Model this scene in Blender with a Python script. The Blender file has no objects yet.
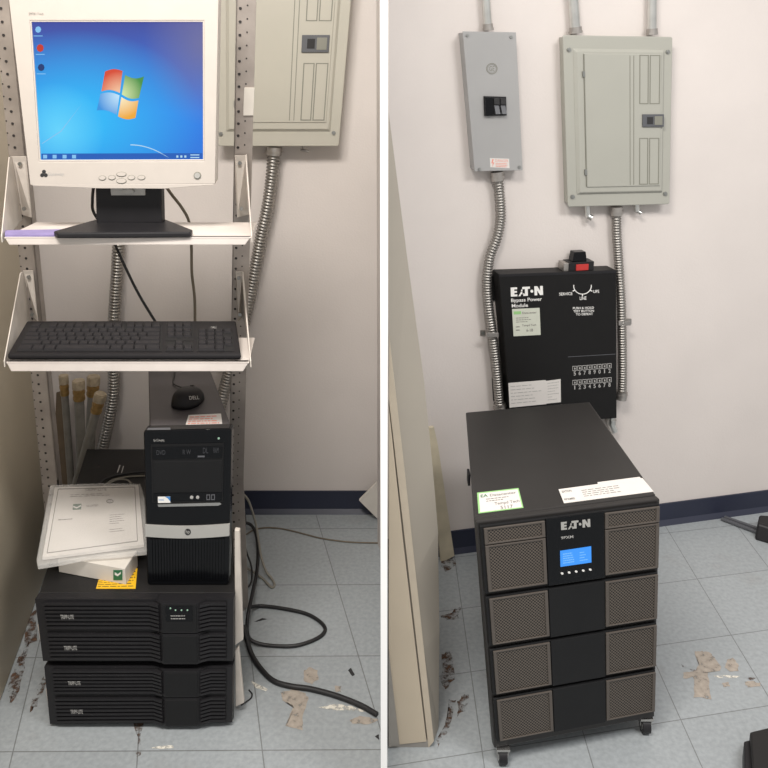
import bpy, bmesh, math, random
from mathutils import Vector as V, Matrix
random.seed(4)
S = bpy.context.scene
COL = S.collection
PI = math.pi

# ------------------------------------------------------------------ camera
H, F, CX, CY, PITCH = 1.557, 800.0, 384.0, 230.0, math.radians(12)
cd = bpy.data.cameras.new('camera'); cam = bpy.data.objects.new('camera', cd); COL.objects.link(cam)
cd.sensor_width = 36; cd.lens = 36 * F / 768; cd.shift_y = -(384 - CY) / 768
cam.location = (0, 0, H); cam.rotation_euler = (PI / 2 - PITCH, 0, 0)
cd.clip_start = 0.02
S.camera = cam
EYE = V((0, 0, H))

def ray(px, py):
    u, v = (px - CX) / F, (py - CY) / F
    c, s = math.cos(PITCH), math.sin(PITCH)
    return V((u, c - s * v, -s - c * v))

class Plane:
    """a real plane of the place; at() gives the point of it seen at a photo pixel"""
    def __init__(self, p, n): self.p = V(p); self.n = V(n).normalized()
    def at(self, px, py, off=0.0):
        d = ray(px, py)
        t = (self.p - EYE).dot(self.n) / d.dot(self.n)
        return EYE + d * t + self.n * off
    def shifted(self, o): return Plane(self.p + self.n * o, self.n)

def hz(z): return Plane((0, 0, z), (0, 0, 1))
def vert(a, b):
    """vertical plane through two points, facing the camera"""
    d = V((b[0] - a[0], b[1] - a[1], 0)); n = V((d.y, -d.x, 0))
    return Plane(a, n)
def yplane(y): return Plane((0, y, 0), (0, -1, 0))

# ------------------------------------------------------------------ materials
def lin(c):
    if isinstance(c, str):
        c = c.lstrip('#'); c = tuple(int(c[i:i + 2], 16) / 255 for i in (0, 2, 4))
    return tuple((x / 12.92 if x <= 0.04045 else ((x + 0.055) / 1.055) ** 2.4) for x in c) + (1,)

def mat(name, col, rough=0.5, metal=0.0, var=0.06, scale=30, bump=0.0, bscale=200, emit=None, estr=1.0, spec=0.5, coat=0.0, alpha=1.0, trans=0.0):
    m = bpy.data.materials.new(name); m.use_nodes = True
    nt = m.node_tree; b = nt.nodes['Principled BSDF']
    tc = nt.nodes.new('ShaderNodeTexCoord')
    if var > 0:
        n = nt.nodes.new('ShaderNodeTexNoise'); n.inputs['Scale'].default_value = scale; n.inputs['Detail'].default_value = 5
        nt.links.new(tc.outputs['Object'], n.inputs['Vector'])
        r = nt.nodes.new('ShaderNodeValToRGB')
        c = lin(col)
        r.color_ramp.elements[0].position = .3; r.color_ramp.elements[1].position = .7
        r.color_ramp.elements[0].color = tuple(x * (1 - var) for x in c[:3]) + (1,)
        r.color_ramp.elements[1].color = tuple(min(1, x * (1 + var)) for x in c[:3]) + (1,)
        nt.links.new(n.outputs['Fac'], r.inputs['Fac']); nt.links.new(r.outputs['Color'], b.inputs['Base Color'])
    else:
        b.inputs['Base Color'].default_value = lin(col)
    b.inputs['Roughness'].default_value = rough; b.inputs['Metallic'].default_value = metal
    b.inputs['Specular IOR Level'].default_value = spec
    b.inputs['Coat Weight'].default_value = coat; b.inputs['Coat Roughness'].default_value = .1
    b.inputs['Alpha'].default_value = alpha; b.inputs['Transmission Weight'].default_value = trans
    if bump > 0:
        n2 = nt.nodes.new('ShaderNodeTexNoise'); n2.inputs['Scale'].default_value = bscale
        nt.links.new(tc.outputs['Object'], n2.inputs['Vector'])
        bp = nt.nodes.new('ShaderNodeBump'); bp.inputs['Strength'].default_value = bump; bp.inputs['Distance'].default_value = .002
        nt.links.new(n2.outputs['Fac'], bp.inputs['Height']); nt.links.new(bp.outputs['Normal'], b.inputs['Normal'])
    if emit:
        b.inputs['Emission Color'].default_value = lin(emit); b.inputs['Emission Strength'].default_value = estr
    return m

M = {}
M['wall'] = mat('wall_paint', '#d3cbc6', .75, var=.03, scale=4, bump=.25, bscale=160)
M['divider'] = mat('divider_paint', '#f7f7f5', .6, var=.01)
M['base'] = mat('baseboard_rubber', '#262a3c', .45, var=.1, scale=6)
M['cream'] = mat('cream_plastic', '#bbb3ab', .5, var=.02)
M['cream2'] = mat('cream_plastic_shade', '#bab2aa', .5, var=.02)
M['blackp'] = mat('black_plastic', '#201f21', .45, var=.08, spec=.3)
M['blackm'] = mat('black_painted_metal', '#201f1f', .5, spec=.3, var=.08, scale=12, bump=.1, bscale=900)
M['towertop'] = mat('charcoal_painted_metal', '#454143', .5, var=.06, scale=10)
M['gloss'] = mat('glossy_black_plastic', '#0a0b0e', .18, var=0, coat=.0, spec=.25)
M['keyb'] = mat('keyboard_black', '#1b191b', .55, var=.08, spec=.3)
M['key'] = mat('key_black', '#262426', .6, spec=.3, var=.12, scale=150)
M['keydark'] = mat('key_well', '#151415', .7, var=0)
M['silver'] = mat('silver_plastic', '#b5b3ae', .35, metal=.3, var=.03)
M['steel'] = mat('galvanised_steel', '#aaa5a0', .38, metal=.85, var=.18, scale=25)
M['flex'] = mat('flexible_conduit_steel', '#98948f', .38, metal=.9, var=.1, scale=40)
M['emt'] = mat('bright_conduit_steel', '#d0d0cc', .28, metal=.9, var=.08)
M['rack'] = mat('rack_steel', '#a59c95', .42, metal=.3, var=.12, scale=20)
M['hole'] = mat('hole_dark', '#2a2625', .8, var=0)
M['shelf'] = mat('shelf_white_enamel', '#d3cac3', .4, var=.05, scale=18)
M['panel'] = mat('panel_grey_enamel', '#b0aca0', .42, var=.02, scale=8)
M['panelR'] = mat('panel_grey_beige_enamel', '#a3a299', .4, var=.02, scale=8)
M['gebox'] = mat('enclosure_grey_enamel', '#9c9b9a', .45, var=.03, scale=8)
M['groove'] = mat('groove_grey', '#7d7c72', .6, var=0)
M['screw'] = mat('screw_metal', '#9a9b98', .35, metal=.8, var=.05)
M['darkgrey'] = mat('dark_grey_plastic', '#55565a', .5, var=.05)
M['faint'] = mat('faint_grey_print', '#36373b', .5, var=0)
M['brass'] = mat('brass_fitting', '#a98a58', .4, metal=.6, var=.25, scale=60)
M['pvc'] = mat('grey_liquidtight_tube', '#8f8b83', .45, metal=.35, var=.15, scale=30)
M['capcream'] = mat('fitting_cap', '#b3a48c', .5, metal=.3, var=.2, scale=80)
M['paper'] = mat('white_paper', '#d3cec9', .7, var=.02)
M['card'] = mat('white_card', '#d2ccc3', .7, var=.04)
M['print'] = mat('printed_ink', '#6e6a66', .8, var=0)
M['ink'] = mat('black_ink', '#2b2a2b', .8, var=0)
M['green'] = mat('green_ink', '#2c6b46', .7, var=0)
M['greenpale'] = mat('pale_green_label', '#c4c6b8', .6, var=.04)
M['greenedge'] = mat('green_label_border', '#8fbf7c', .6, var=0)
M['yellow'] = mat('yellow_label', '#e0b01c', .55, var=.04)
M['redp'] = mat('red_plastic', '#b5302c', .5, var=.08)
M['pink'] = mat('pink_red_print', '#d98f82', .7, var=.02)
M['white'] = mat('white_print', '#e6e4e0', .6, var=0)
M['dimwhite'] = mat('worn_white_print', '#a9a7a4', .6, var=0)
M['purple'] = mat('purple_strip', '#8b7fae', .6, var=.1)
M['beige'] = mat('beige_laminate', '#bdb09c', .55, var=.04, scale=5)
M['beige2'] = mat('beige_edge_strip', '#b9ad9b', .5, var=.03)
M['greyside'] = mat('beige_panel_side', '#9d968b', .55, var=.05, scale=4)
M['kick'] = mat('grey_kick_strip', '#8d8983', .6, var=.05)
M['cabL'] = mat('cabinet_olive_beige', '#b5aa96', .5, var=.03, scale=3)
M['tan'] = mat('tan_board', '#c9bea6', .7, var=.18, scale=14)
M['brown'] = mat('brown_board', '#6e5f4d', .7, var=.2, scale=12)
M['cord'] = mat('black_rubber_cord', '#1c1b1c', .5, var=0)
M['greycord'] = mat('grey_cord', '#8a857b', .6, var=0)
M['tancord'] = mat('brown_grey_cord', '#6d6354', .6, var=0)
M['upsback'] = mat('ups_black_enamel', '#2b2928', .42, spec=.35, var=.05, scale=12)
M['upsrim'] = mat('ups_brown_grey_frame', '#524b45', .5, var=.05)
M['upscentre'] = mat('ups_black_centre', '#1b1b1c', .42, var=.05, spec=.2)
M['chrome'] = mat('caster_metal', '#b5b3b0', .25, metal=.9, var=.05)
M['whitemetal'] = mat('white_bracket_metal', '#cbc3ba', .5, var=.08, scale=25)
M['stainbrown'] = mat('floor_adhesive_residue', '#a0968b', .85, var=.2, scale=60)
M['rust'] = mat('floor_rust_dirt', '#5a4436', .95, var=.35, scale=50)
M['pale'] = mat('floor_paint_fleck', '#d9d4c8', .8, var=.05)
def patchy(m, sc, lo, hi):
    nt = m.node_tree; b = nt.nodes['Principled BSDF']; tc = nt.nodes.new('ShaderNodeTexCoord'); n = nt.nodes.new('ShaderNodeTexNoise')
    n.inputs['Scale'].default_value = sc; n.inputs['Detail'].default_value = 8; n.inputs['Roughness'].default_value = .7
    nt.links.new(tc.outputs['Object'], n.inputs['Vector']); r = nt.nodes.new('ShaderNodeValToRGB')
    r.color_ramp.elements[0].position = lo; r.color_ramp.elements[1].position = hi
    nt.links.new(n.outputs['Fac'], r.inputs['Fac']); nt.links.new(r.outputs['Color'], b.inputs['Alpha'])
patchy(M['rust'], 45, .44, .6); patchy(M['stainbrown'], 60, .3, .44); patchy(M['pale'], 80, .4, .55)
M['plasticbag'] = mat('clear_plastic_film', '#f2f0ec', .12, var=0, alpha=.28, spec=.9)

def emat(name, col, s=1.0):
    m = bpy.data.materials.new(name); m.use_nodes = True
    nt = m.node_tree; b = nt.nodes['Principled BSDF']
    b.inputs['Base Color'].default_value = (0, 0, 0, 1); b.inputs['Roughness'].default_value = .3
    b.inputs['Emission Color'].default_value = lin(col); b.inputs['Emission Strength'].default_value = s
    return m
for k, c in dict(scr_red='#d9532a', scr_green='#5aa04a', scr_blue='#4ab0ee', scr_yellow='#f0c050', scr_white='#bfe8ff', scr_bar='#1a62c4',
                 scr_ic='#8fd0ff', scr_icr='#d23a2a', scr_icd='#1b3a78').items():
    M[k] = emat(k, c, .85)
M['lcd'] = emat('lcd_glow', '#3f9bff', 1.0)
M['lcd2'] = emat('lcd_text', '#7fc0ff', 1.0)
M['led'] = emat('led_green', '#bfe8c8', .6)

def screen_mat():
    m = bpy.data.materials.new('desktop_wallpaper'); m.use_nodes = True
    nt = m.node_tree; b = nt.nodes['Principled BSDF']; L = nt.links.new
    b.inputs['Base Color'].default_value = (0.01, 0.01, 0.01, 1); b.inputs['Roughness'].default_value = .3
    uv = nt.nodes.new('ShaderNodeUVMap')
    def blob(cx, cy, sx, sy):
        mp = nt.nodes.new('ShaderNodeMapping'); mp.inputs['Location'].default_value = (-cx / sx, -cy / sy, 0); mp.inputs['Scale'].default_value = (1 / sx, 1 / sy, 0)
        L(uv.outputs[0], mp.inputs[0])
        g = nt.nodes.new('ShaderNodeTexGradient'); g.gradient_type = 'SPHERICAL'; L(mp.outputs[0], g.inputs[0]); return g.outputs['Fac']
    def mix(f, a, c):
        x = nt.nodes.new('ShaderNodeMix'); x.data_type = 'RGBA'; L(f, x.inputs[0])
        if isinstance(a, str): x.inputs[6].default_value = lin(a)
        else: L(a, x.inputs[6])
        x.inputs[7].default_value = lin(c); return x.outputs[2]
    sep = nt.nodes.new('ShaderNodeSeparateXYZ'); L(uv.outputs[0], sep.inputs[0])
    rp = nt.nodes.new('ShaderNodeValToRGB'); L(sep.outputs[1], rp.inputs[0])
    e = rp.color_ramp.elements
    e[0].position = 0; e[0].color = lin('#0072dd'); e[1].position = 1; e[1].color = lin('#2a3d9c')
    for p_, c_ in ((.35, '#007ae8'), (.7, '#2160c8')):
        q = e.new(p_); q.color = lin(c_)
    c = rp.outputs['Color']
    def soft(f, k=1.0):
        mm = nt.nodes.new('ShaderNodeMath'); mm.operation = 'MULTIPLY'; mm.inputs[1].default_value = k; mm.use_clamp = True; L(f, mm.inputs[0]); return mm.outputs[0]
    c = mix(soft(blob(1.0, .85, .35, .6), .9), c, '#6a6a9c')
    c = mix(soft(blob(.25, .30, .75, .65), 1.25), c, '#00b4f8')
    c = mix(soft(blob(.12, .22, .28, .35), .9), c, '#5fd6ff')
    L(c, b.inputs['Emission Color']); b.inputs['Emission Strength'].default_value = .95
    return m
M['screen'] = screen_mat()

def mesh_grille():
    m = bpy.data.materials.new('perforated_grille'); m.use_nodes = True
    nt = m.node_tree; b = nt.nodes['Principled BSDF']; L = nt.links.new
    uv = nt.nodes.new('ShaderNodeUVMap')
    mp = nt.nodes.new('ShaderNodeMapping'); mp.inputs['Rotation'].default_value = (0, 0, PI / 4); L(uv.outputs[0], mp.inputs[0])
    vo = nt.nodes.new('ShaderNodeTexVoronoi'); vo.inputs['Scale'].default_value = 185; vo.inputs['Randomness'].default_value = 0; vo.voronoi_dimensions = '2D'
    L(mp.outputs[0], vo.inputs['Vector'])
    r = nt.nodes.new('ShaderNodeValToRGB'); r.color_ramp.elements[0].position = .33; r.color_ramp.elements[1].position = .46
    r.color_ramp.elements[0].color = lin('#15110e'); r.color_ramp.elements[1].color = lin('#5e554c')
    L(vo.outputs['Distance'], r.inputs['Fac']); L(r.outputs['Color'], b.inputs['Base Color'])
    bp = nt.nodes.new('ShaderNodeBump'); bp.inputs['Strength'].default_value = .5; bp.inputs['Distance'].default_value = .002
    L(vo.outputs['Distance'], bp.inputs['Height']); L(bp.outputs['Normal'], b.inputs['Normal'])
    b.inputs['Roughness'].default_value = .5
    return m
M['grille'] = mesh_grille()

def floor_mat():
    m = bpy.data.materials.new('vinyl_floor_tiles'); m.use_nodes = True
    nt = m.node_tree; b = nt.nodes['Principled BSDF']; L = nt.links.new
    uv = nt.nodes.new('ShaderNodeUVMap'); tc = nt.nodes.new('ShaderNodeTexCoord')
    sep = nt.nodes.new('ShaderNodeSeparateXYZ'); L(uv.outputs[0], sep.inputs[0])
    def math_(op, a, b_=None, c_=None):
        x = nt.nodes.new('ShaderNodeMath'); x.operation = op
        for i, y in enumerate((a, b_, c_)):
            if y is None: continue
            if isinstance(y, (int, float)): x.inputs[i].default_value = y
            else: L(y, x.inputs[i])
        return x.outputs[0]
    def line(o):
        f = math_('FRACT', math_('ADD', o, .5)); d = math_('ABSOLUTE', math_('SUBTRACT', f, .5))
        return math_('LESS_THAN', d, .005)
    seam = math_('MAXIMUM', line(sep.outputs[0]), line(sep.outputs[1]))
    # each tile a little lighter or darker
    cell = nt.nodes.new('ShaderNodeCombineXYZ'); L(math_('FLOOR', sep.outputs[0]), cell.inputs[0]); L(math_('FLOOR', sep.outputs[1]), cell.inputs[1])
    wn = nt.nodes.new('ShaderNodeTexWhiteNoise'); L(cell.outputs[0], wn.inputs['Vector'])
    n1 = nt.nodes.new('ShaderNodeTexNoise'); n1.inputs['Scale'].default_value = 90; n1.inputs['Detail'].default_value = 6; L(tc.outputs['Object'], n1.inputs['Vector'])
    n2 = nt.nodes.new('ShaderNodeTexNoise'); n2.inputs['Scale'].default_value = 5; n2.inputs['Detail'].default_value = 8; L(tc.outputs['Object'], n2.inputs['Vector'])
    r = nt.nodes.new('ShaderNodeValToRGB'); L(n1.outputs['Fac'], r.inputs['Fac'])
    e = r.color_ramp.elements; e[0].position = .3; e[0].color = lin('#929799'); e[1].position = .68; e[1].color = lin('#a0a5a8')
    mx = nt.nodes.new('ShaderNodeMix'); mx.data_type = 'RGBA'; mx.blend_type = 'MULTIPLY'; mx.inputs[0].default_value = 1
    L(r.outputs['Color'], mx.inputs[6])
    g = math_('ADD', math_('MULTIPLY', wn.outputs['Value'], .07), .95)
    cb = nt.nodes.new('ShaderNodeCombineColor'); [L(g, cb.inputs[i]) for i in range(3)]; L(cb.outputs[0], mx.inputs[7])
    # fine dirt specks with a shape of their own
    r2 = nt.nodes.new('ShaderNodeValToRGB'); L(n2.outputs['Fac'], r2.inputs['Fac']); r2.color_ramp.elements[0].position = .62; r2.color_ramp.elements[1].position = .78
    r2.color_ramp.elements[1].color = (.35, .35, .35, 1); r2.color_ramp.elements[0].color = (0, 0, 0, 1)
    m2 = nt.nodes.new('ShaderNodeMix'); m2.data_type = 'RGBA'; L(r2.outputs['Color'], m2.inputs[0]); L(mx.outputs[2], m2.inputs[6]); m2.inputs[7].default_value = lin('#7e776f')
    m3 = nt.nodes.new('ShaderNodeMix'); m3.data_type = 'RGBA'; L(math_('MULTIPLY', seam, .6), m3.inputs[0]); L(m2.outputs[2], m3.inputs[6]); m3.inputs[7].default_value = lin('#4d4a48')
    L(m3.outputs[2], b.inputs['Base Color']); b.inputs['Roughness'].default_value = .42
    return m
M['floor'] = floor_mat()

# ------------------------------------------------------------------ mesh building (world coordinates)
class MB:
    def __init__(s): s.v = []; s.f = []; s.uv = {}; s.smooth = set(); s.mi = 0; s.mats = {}
    def add(s, vs, fs, smooth=False, uvs=None):
        b = len(s.v); s.v += [V(x) for x in vs]
        for i, f in enumerate(fs):
            if smooth: s.smooth.add(len(s.f))
            if s.mi: s.mats[len(s.f)] = s.mi
            if uvs: s.uv[len(s.f)] = uvs[i]
            s.f.append(tuple(b + k for k in f))
        return s
    def poly(s, pts, uvs=None): return s.add(pts, [tuple(range(len(pts)))], uvs=[uvs] if uvs else None)
    def hexa(s, front, back):
        """closed solid between two loops of equal length (front loop seen clockwise)"""
        n = len(front)
        fs = [tuple(range(n)), tuple(reversed(range(n, 2 * n)))]
        fs += [(i, n + i, n + (i + 1) % n, (i + 1) % n) for i in range(n)]
        return s.add(list(front) + list(back), fs)
    def prism(s, pl, px, o1, o0=0.0):
        """pixel outline on a plane, from offset o0 to o1 (towards the viewer) along the normal"""
        base = [pl.at(*p) for p in px]
        return s.hexa([b + pl.n * o1 for b in base], [b + pl.n * o0 for b in base])
    def frustum(s, pl, px, px2, o1, o0=0.0):
        return s.hexa([pl.at(*p) + pl.n * o1 for p in px2], [pl.at(*p) + pl.n * o0 for p in px])
    def ring(s, pl, outer, inner, o1, o0=0.0):
        n = len(outer)
        O = [pl.at(*p) for p in outer]; I = [pl.at(*p) for p in inner]
        vs = [p + pl.n * o1 for p in O] + [p + pl.n * o1 for p in I] + [p + pl.n * o0 for p in O] + [p + pl.n * o0 for p in I]
        fs = []
        for i in range(n):
            j = (i + 1) % n
            fs += [(i, j, n + j, n + i), (2 * n + i, 2 * n + j, j, i), (n + i, n + j, 3 * n + j, 3 * n + i), (2 * n + j, 2 * n + i, 3 * n + i, 3 * n + j)]
        return s.add(vs, fs)
    def box(s, c, d, R=None):
        vs = [V((x * d[0] / 2, y * d[1] / 2, z * d[2] / 2)) for x in (-1, 1) for y in (-1, 1) for z in (-1, 1)]
        vs = [(R @ q if R else q) + V(c) for q in vs]
        return s.add(vs, [(0, 1, 3, 2), (4, 6, 7, 5), (0, 4, 5, 1), (2, 3, 7, 6), (0, 2, 6, 4), (1, 5, 7, 3)])
    def tube(s, pts, r, n=12, rfun=None, cap=True):
        pts = [V(p) for p in pts]; m = len(pts); rings = []
        up = None
        for i, p in enumerate(pts):
            t = (pts[min(i + 1, m - 1)] - pts[max(i - 1, 0)]).normalized()
            if up is None:
                up = t.orthogonal().normalized()
            up = (up - t * up.dot(t)).normalized(); w = t.cross(up)
            rr = rfun(i) if rfun else r
            rings.append([p + (up * math.cos(2 * PI * k / n) + w * math.sin(2 * PI * k / n)) * rr for k in range(n)])
        vs = [q for g in rings for q in g]
        fs = [(i * n + k, i * n + (k + 1) % n, (i + 1) * n + (k + 1) % n, (i + 1) * n + k) for i in range(m - 1) for k in range(n)]
        s.add(vs, fs, smooth=True)
        if cap: s.add(rings[0], [tuple(reversed(range(n)))]); s.add(rings[-1], [tuple(range(n))])
        return s
    def cyl(s, a, b, r, r2=None, n=20):
        r2 = r if r2 is None else r2
        return s.tube([a, b], r, n, rfun=lambda i: r if i == 0 else r2)
    def disc(s, pl, c, rpx, o1, o0=0.0, n=18, rpy=None):
        rpy = rpy or rpx
        return s.prism(pl, [(c[0] + rpx * math.cos(2 * PI * k / n), c[1] + rpy * math.sin(2 * PI * k / n)) for k in range(n)], o1, o0)
    def build(s, name, m, parent=None, bevel=0.0, seg=2, kind=None, label=None):
        me = bpy.data.meshes.new(name)
        org = V((0, 0, 0))
        if parent is not None: org = root_loc(parent)
        elif s.v:
            lo = [min(q[i] for q in s.v) for i in range(3)]; hi = [max(q[i] for q in s.v) for i in range(3)]
            org = V(((lo[0] + hi[0]) / 2, (lo[1] + hi[1]) / 2, lo[2]))
        me.from_pydata([q - org for q in s.v], [], s.f); me.update()
        if s.uv:
            ul = me.uv_layers.new(name='UVMap')
            for p in me.polygons:
                if p.index in s.uv:
                    for li, u in zip(p.loop_indices, s.uv[p.index]): ul.data[li].uv = u
        for i in s.smooth: me.polygons[i].use_smooth = True
        if not s.uv:
            bm = bmesh.new(); bm.from_mesh(me); bmesh.ops.recalc_face_normals(bm, faces=bm.faces); bm.to_mesh(me); bm.free()
        for mm in (m if isinstance(m, (list, tuple)) else [m]): me.materials.append(M[mm] if isinstance(mm, str) else mm)
        for i, k in s.mats.items(): me.polygons[i].material_index = k
        o = bpy.data.objects.new(name, me); COL.objects.link(o)
        if parent is not None: o.parent = parent
        else: o.location = org
        if bevel > 0:
            b = o.modifiers.new('bevel', 'BEVEL'); b.width = bevel; b.segments = seg; b.limit_method = 'ANGLE'; b.angle_limit = math.radians(40)
        if kind: o['kind'] = kind
        if label: o['label'] = label
        return o

def root_loc(o):
    while o.parent is not None: o = o.parent
    return o.location.copy()

def thing(name, label, cat, loc, group=None):
    o = bpy.data.objects.new(name, None); COL.objects.link(o); o.empty_display_size = .05
    o.location = loc; o['label'] = label; o['category'] = cat
    if group: o['group'] = group
    return o
def tag(o, label, cat, group=None):
    o['label'] = label; o['category'] = cat
    if group: o['group'] = group
    return o

def rect(x0, y0, x1, y1): return [(x0, y0), (x1, y0), (x1, y1), (x0, y1)]
class Quad:
    """bilinear patch of pixels: TL, TR, BR, BL"""
    def __init__(s, TL, TR, BR, BL): s.c = (TL, TR, BR, BL)
    def __call__(s, u, v):
        TL, TR, BR, BL = s.c
        return tuple((TL[i] * (1 - u) + TR[i] * u) * (1 - v) + (BL[i] * (1 - u) + BR[i] * u) * v for i in range(2))
    def sub(s, u0, v0, u1, v1): return [s(u0, v0), s(u1, v0), s(u1, v1), s(u0, v1)]
    def poly(s): return list(s.c)
    def rounded(s, r, ry=None, n=5):
        ry = ry or r; out = []
        for cx, cy, a in ((r, ry, PI), (1 - r, ry, 1.5 * PI), (1 - r, 1 - ry, 0), (r, 1 - ry, .5 * PI)):
            for k in range(n + 1):
                t = a + k / n * PI / 2; out.append(s(cx + r * math.cos(t), cy + ry * math.sin(t)))
        return out

def catmull(P, n=8):
    P = [V(p) for p in P]; out = []
    Q = [P[0] * 2 - P[1]] + P + [P[-1] * 2 - P[-2]]
    for i in range(1, len(Q) - 2):
        a, b, c, d = Q[i - 1:i + 3]
        for k in range(n):
            t = k / n
            out.append(0.5 * ((2 * b) + (c - a) * t + (2 * a - 5 * b + 4 * c - d) * t * t + (3 * b - a - 3 * c + d) * t ** 3))
    out.append(P[-1]); return out

def resample(P, step):
    out = [P[0].copy()]; acc = 0
    for a, b in zip(P, P[1:]):
        l = (b - a).length
        if l < 1e-9: continue
        d = step - acc
        while d <= l:
            out.append(a + (b - a) * (d / l)); d += step
        acc = (acc + l) % step if l + acc >= step else acc + l
    return out

def ribbed(path, r, pitch):
    pts = resample(path, pitch / 4)
    mb = MB(); amp = (1.0, .92, .70, .92)
    mb.tube(pts, r, 14, rfun=lambda i: r * amp[i % 4]); return mb

_fc = {}
def glyphs(txt, bold):
    k = (txt, bold)
    if k not in _fc:
        cu = bpy.data.curves.new('t', 'FONT'); cu.body = txt; cu.size = 1; cu.offset = bold; cu.resolution_u = 3
        o = bpy.data.objects.new('t', cu); COL.objects.link(o)
        bpy.context.view_layer.update()
        me = bpy.data.meshes.new_from_object(o.evaluated_get(bpy.context.evaluated_depsgraph_get()))
        vs = [tuple(v.co) for v in me.vertices]; fs = [tuple(p.vertices) for p in me.polygons]
        bpy.data.objects.remove(o); bpy.data.curves.remove(cu); bpy.data.meshes.remove(me)
        _fc[k] = (vs, fs)
    return _fc[k]
def text(mb, txt, pl, quad, off, bold=0.0):
    vs, fs = glyphs(txt, bold)
    x0 = min(v[0] for v in vs); x1 = max(v[0] for v in vs); y0 = min(v[1] for v in vs); y1 = max(v[1] for v in vs)
    q = quad if isinstance(quad, Quad) else Quad(*quad)
    mb.add([pl.at(*q((v[0] - x0) / (x1 - x0), (y1 - v[1]) / (y1 - y0)), off) for v in vs], fs)
    return mb
def lines(mb, pl, q, rows, off, seed=0, h=.5, fill=(.5, 1)):
    """rows of small print as broken bars inside quad q"""
    rnd = random.Random(seed)
    for r in range(rows):
        u = 0; v0 = (r + .5 - h / 2) / rows; v1 = (r + .5 + h / 2) / rows; end = rnd.uniform(*fill)
        while u < end - .02:
            w = min(rnd.uniform(.05, .18), end - u)
            mb.prism(pl, q.sub(u, v0, u + w, v1), off + .0003, off)
            u += w + .03
    return mb

FL = hz(0.0)
def G(px, py, z=0.0): return hz(z).at(px, py)

# ================================================================== THE SETTING
YL = G(300, 512).y                       # back wall of the left bay
a_, b_ = G(454, 551.5), G(760, 510)      # foot of the back wall of the right bay
WR = vert(a_, b_)                        # right wall plane
WL = yplane(YL)
dR = V((b_.x - a_.x, b_.y - a_.y, 0)).normalized()
def onWR(x): t = (x - a_.x) / dR.x; return V((x, a_.y + dR.y * t, 0))
CEIL = 2.9
mb = MB()
def uvL(p): return ((p[0] + .25 * (p[1] - 1.7) + .03) / .287, (p[1] - 1.557 - .007 * p[0]) / .297)
def uvR(p): return ((p[0] - .716) / .245, (p[1] - .185 * p[0] - 1.51) / .245)
for pts, f in (([(-2.6, -.8, 0), (0, -.8, 0), (0, 3.1, 0), (-2.6, 3.1, 0)], uvL), ([(0, -.8, 0), (2.6, -.8, 0), (2.6, 3.1, 0), (0, 3.1, 0)], uvR)):
    mb.poly(pts, uvs=[f(p) for p in pts])
floor = mb.build('floor', 'floor', kind='structure')
mb = MB(); mb.hexa([(-2.6, YL, 0), (.0, YL, 0), (.0, YL, CEIL), (-2.6, YL, CEIL)], [(-2.6, YL + .1, 0), (.0, YL + .1, 0), (.0, YL + .1, CEIL), (-2.6, YL + .1, CEIL)])
mb.build('wall_back_left', 'wall', kind='structure')
p0, p1 = onWR(.0), onWR(2.6); nb = -WR.n * .1; U = V((0, 0, CEIL))
mb = MB(); mb.hexa([p0, p1, p1 + U, p0 + U], [p0 + nb, p1 + nb, p1 + nb + U, p0 + nb + U])
mb.build('wall_back_right', 'wall', kind='structure')
# white divider between the two bays, seen end-on
mb = MB(); mb.box((0, (1.42 + YL) / 2, CEIL / 2), (.0137, YL - 1.42, CEIL))
mb.build('wall_divider', 'divider', kind='structure')
# baseboards (dark vinyl cove)
zb = WL.at(300, 490.5).z
mb = MB(); mb.hexa([(-2.5, YL - .006, 0), (-.008, YL - .006, 0), (-.008, YL - .006, zb), (-2.5, YL - .006, zb)], [(-2.5, YL, 0), (-.008, YL, 0), (-.008, YL, zb), (-2.5, YL, zb)])
mb.hexa([(-2.5, YL - .018, 0), (-.008, YL - .018, 0), (-.008, YL - .006, .016), (-2.5, YL - .006, .016)], [(-2.5, YL, 0), (-.008, YL, 0), (-.008, YL, .016), (-2.5, YL, .016)])
mb.build('baseboard_left', 'base', kind='structure')
zb = (WR.at(454, 531).z + WR.at(760, 490).z) / 2
q0, q1 = onWR(.012), onWR(2.5); n_ = WR.n; u_ = V((0, 0, 1))
mb = MB(); mb.hexa([q0 + n_ * .006, q1 + n_ * .006, q1 + n_ * .006 + u_ * zb, q0 + n_ * .006 + u_ * zb], [q0, q1, q1 + u_ * zb, q0 + u_ * zb])
mb.hexa([q0 + n_ * .018, q1 + n_ * .018, q1 + n_ * .006 + u_ * .016, q0 + n_ * .006 + u_ * .016], [q0, q1, q1 + u_ * .016, q0 + u_ * .016])
mb.build('baseboard_right', 'base', kind='structure')

# worn patches on the floor (children of the floor)
def blotch(px, m, name='stain', jit=.8, z=.0007, seed=0):
    rnd = random.Random(seed); pts = []
    for i, p in enumerate(px):
        q = px[(i + 1) % len(px)]
        for k in range(4):
            t = k / 4
            pts.append((p[0] + (q[0] - p[0]) * t + rnd.uniform(-jit, jit), p[1] + (q[1] - p[1]) * t + rnd.uniform(-jit, jit) * .7))
    c = G(sum(p[0] for p in pts) / len(pts), sum(p[1] for p in pts) / len(pts), z)
    vs = [G(*p, z) for p in pts]; n = len(vs)
    MB().add(vs + [c], [(n, (i + 1) % n, i) for i in range(n)]).build(name, m, floor)
blotch([(281, 692), (292, 690), (304, 692), (309, 699), (303, 716), (302, 730), (294, 728), (286, 726), (290, 714), (294, 706), (282, 700)], 'stainbrown', seed=1)
blotch([(303, 672), (309, 667), (317, 670), (319, 679), (312, 684), (304, 681)], 'stainbrown', seed=2)
blotch([(350, 720), (360, 716), (372, 718), (379, 720), (368, 724), (352, 724)], 'stainbrown', seed=3)
blotch([(335, 686), (341, 686), (341, 692), (335, 692)], 'stainbrown', seed=4)
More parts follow.
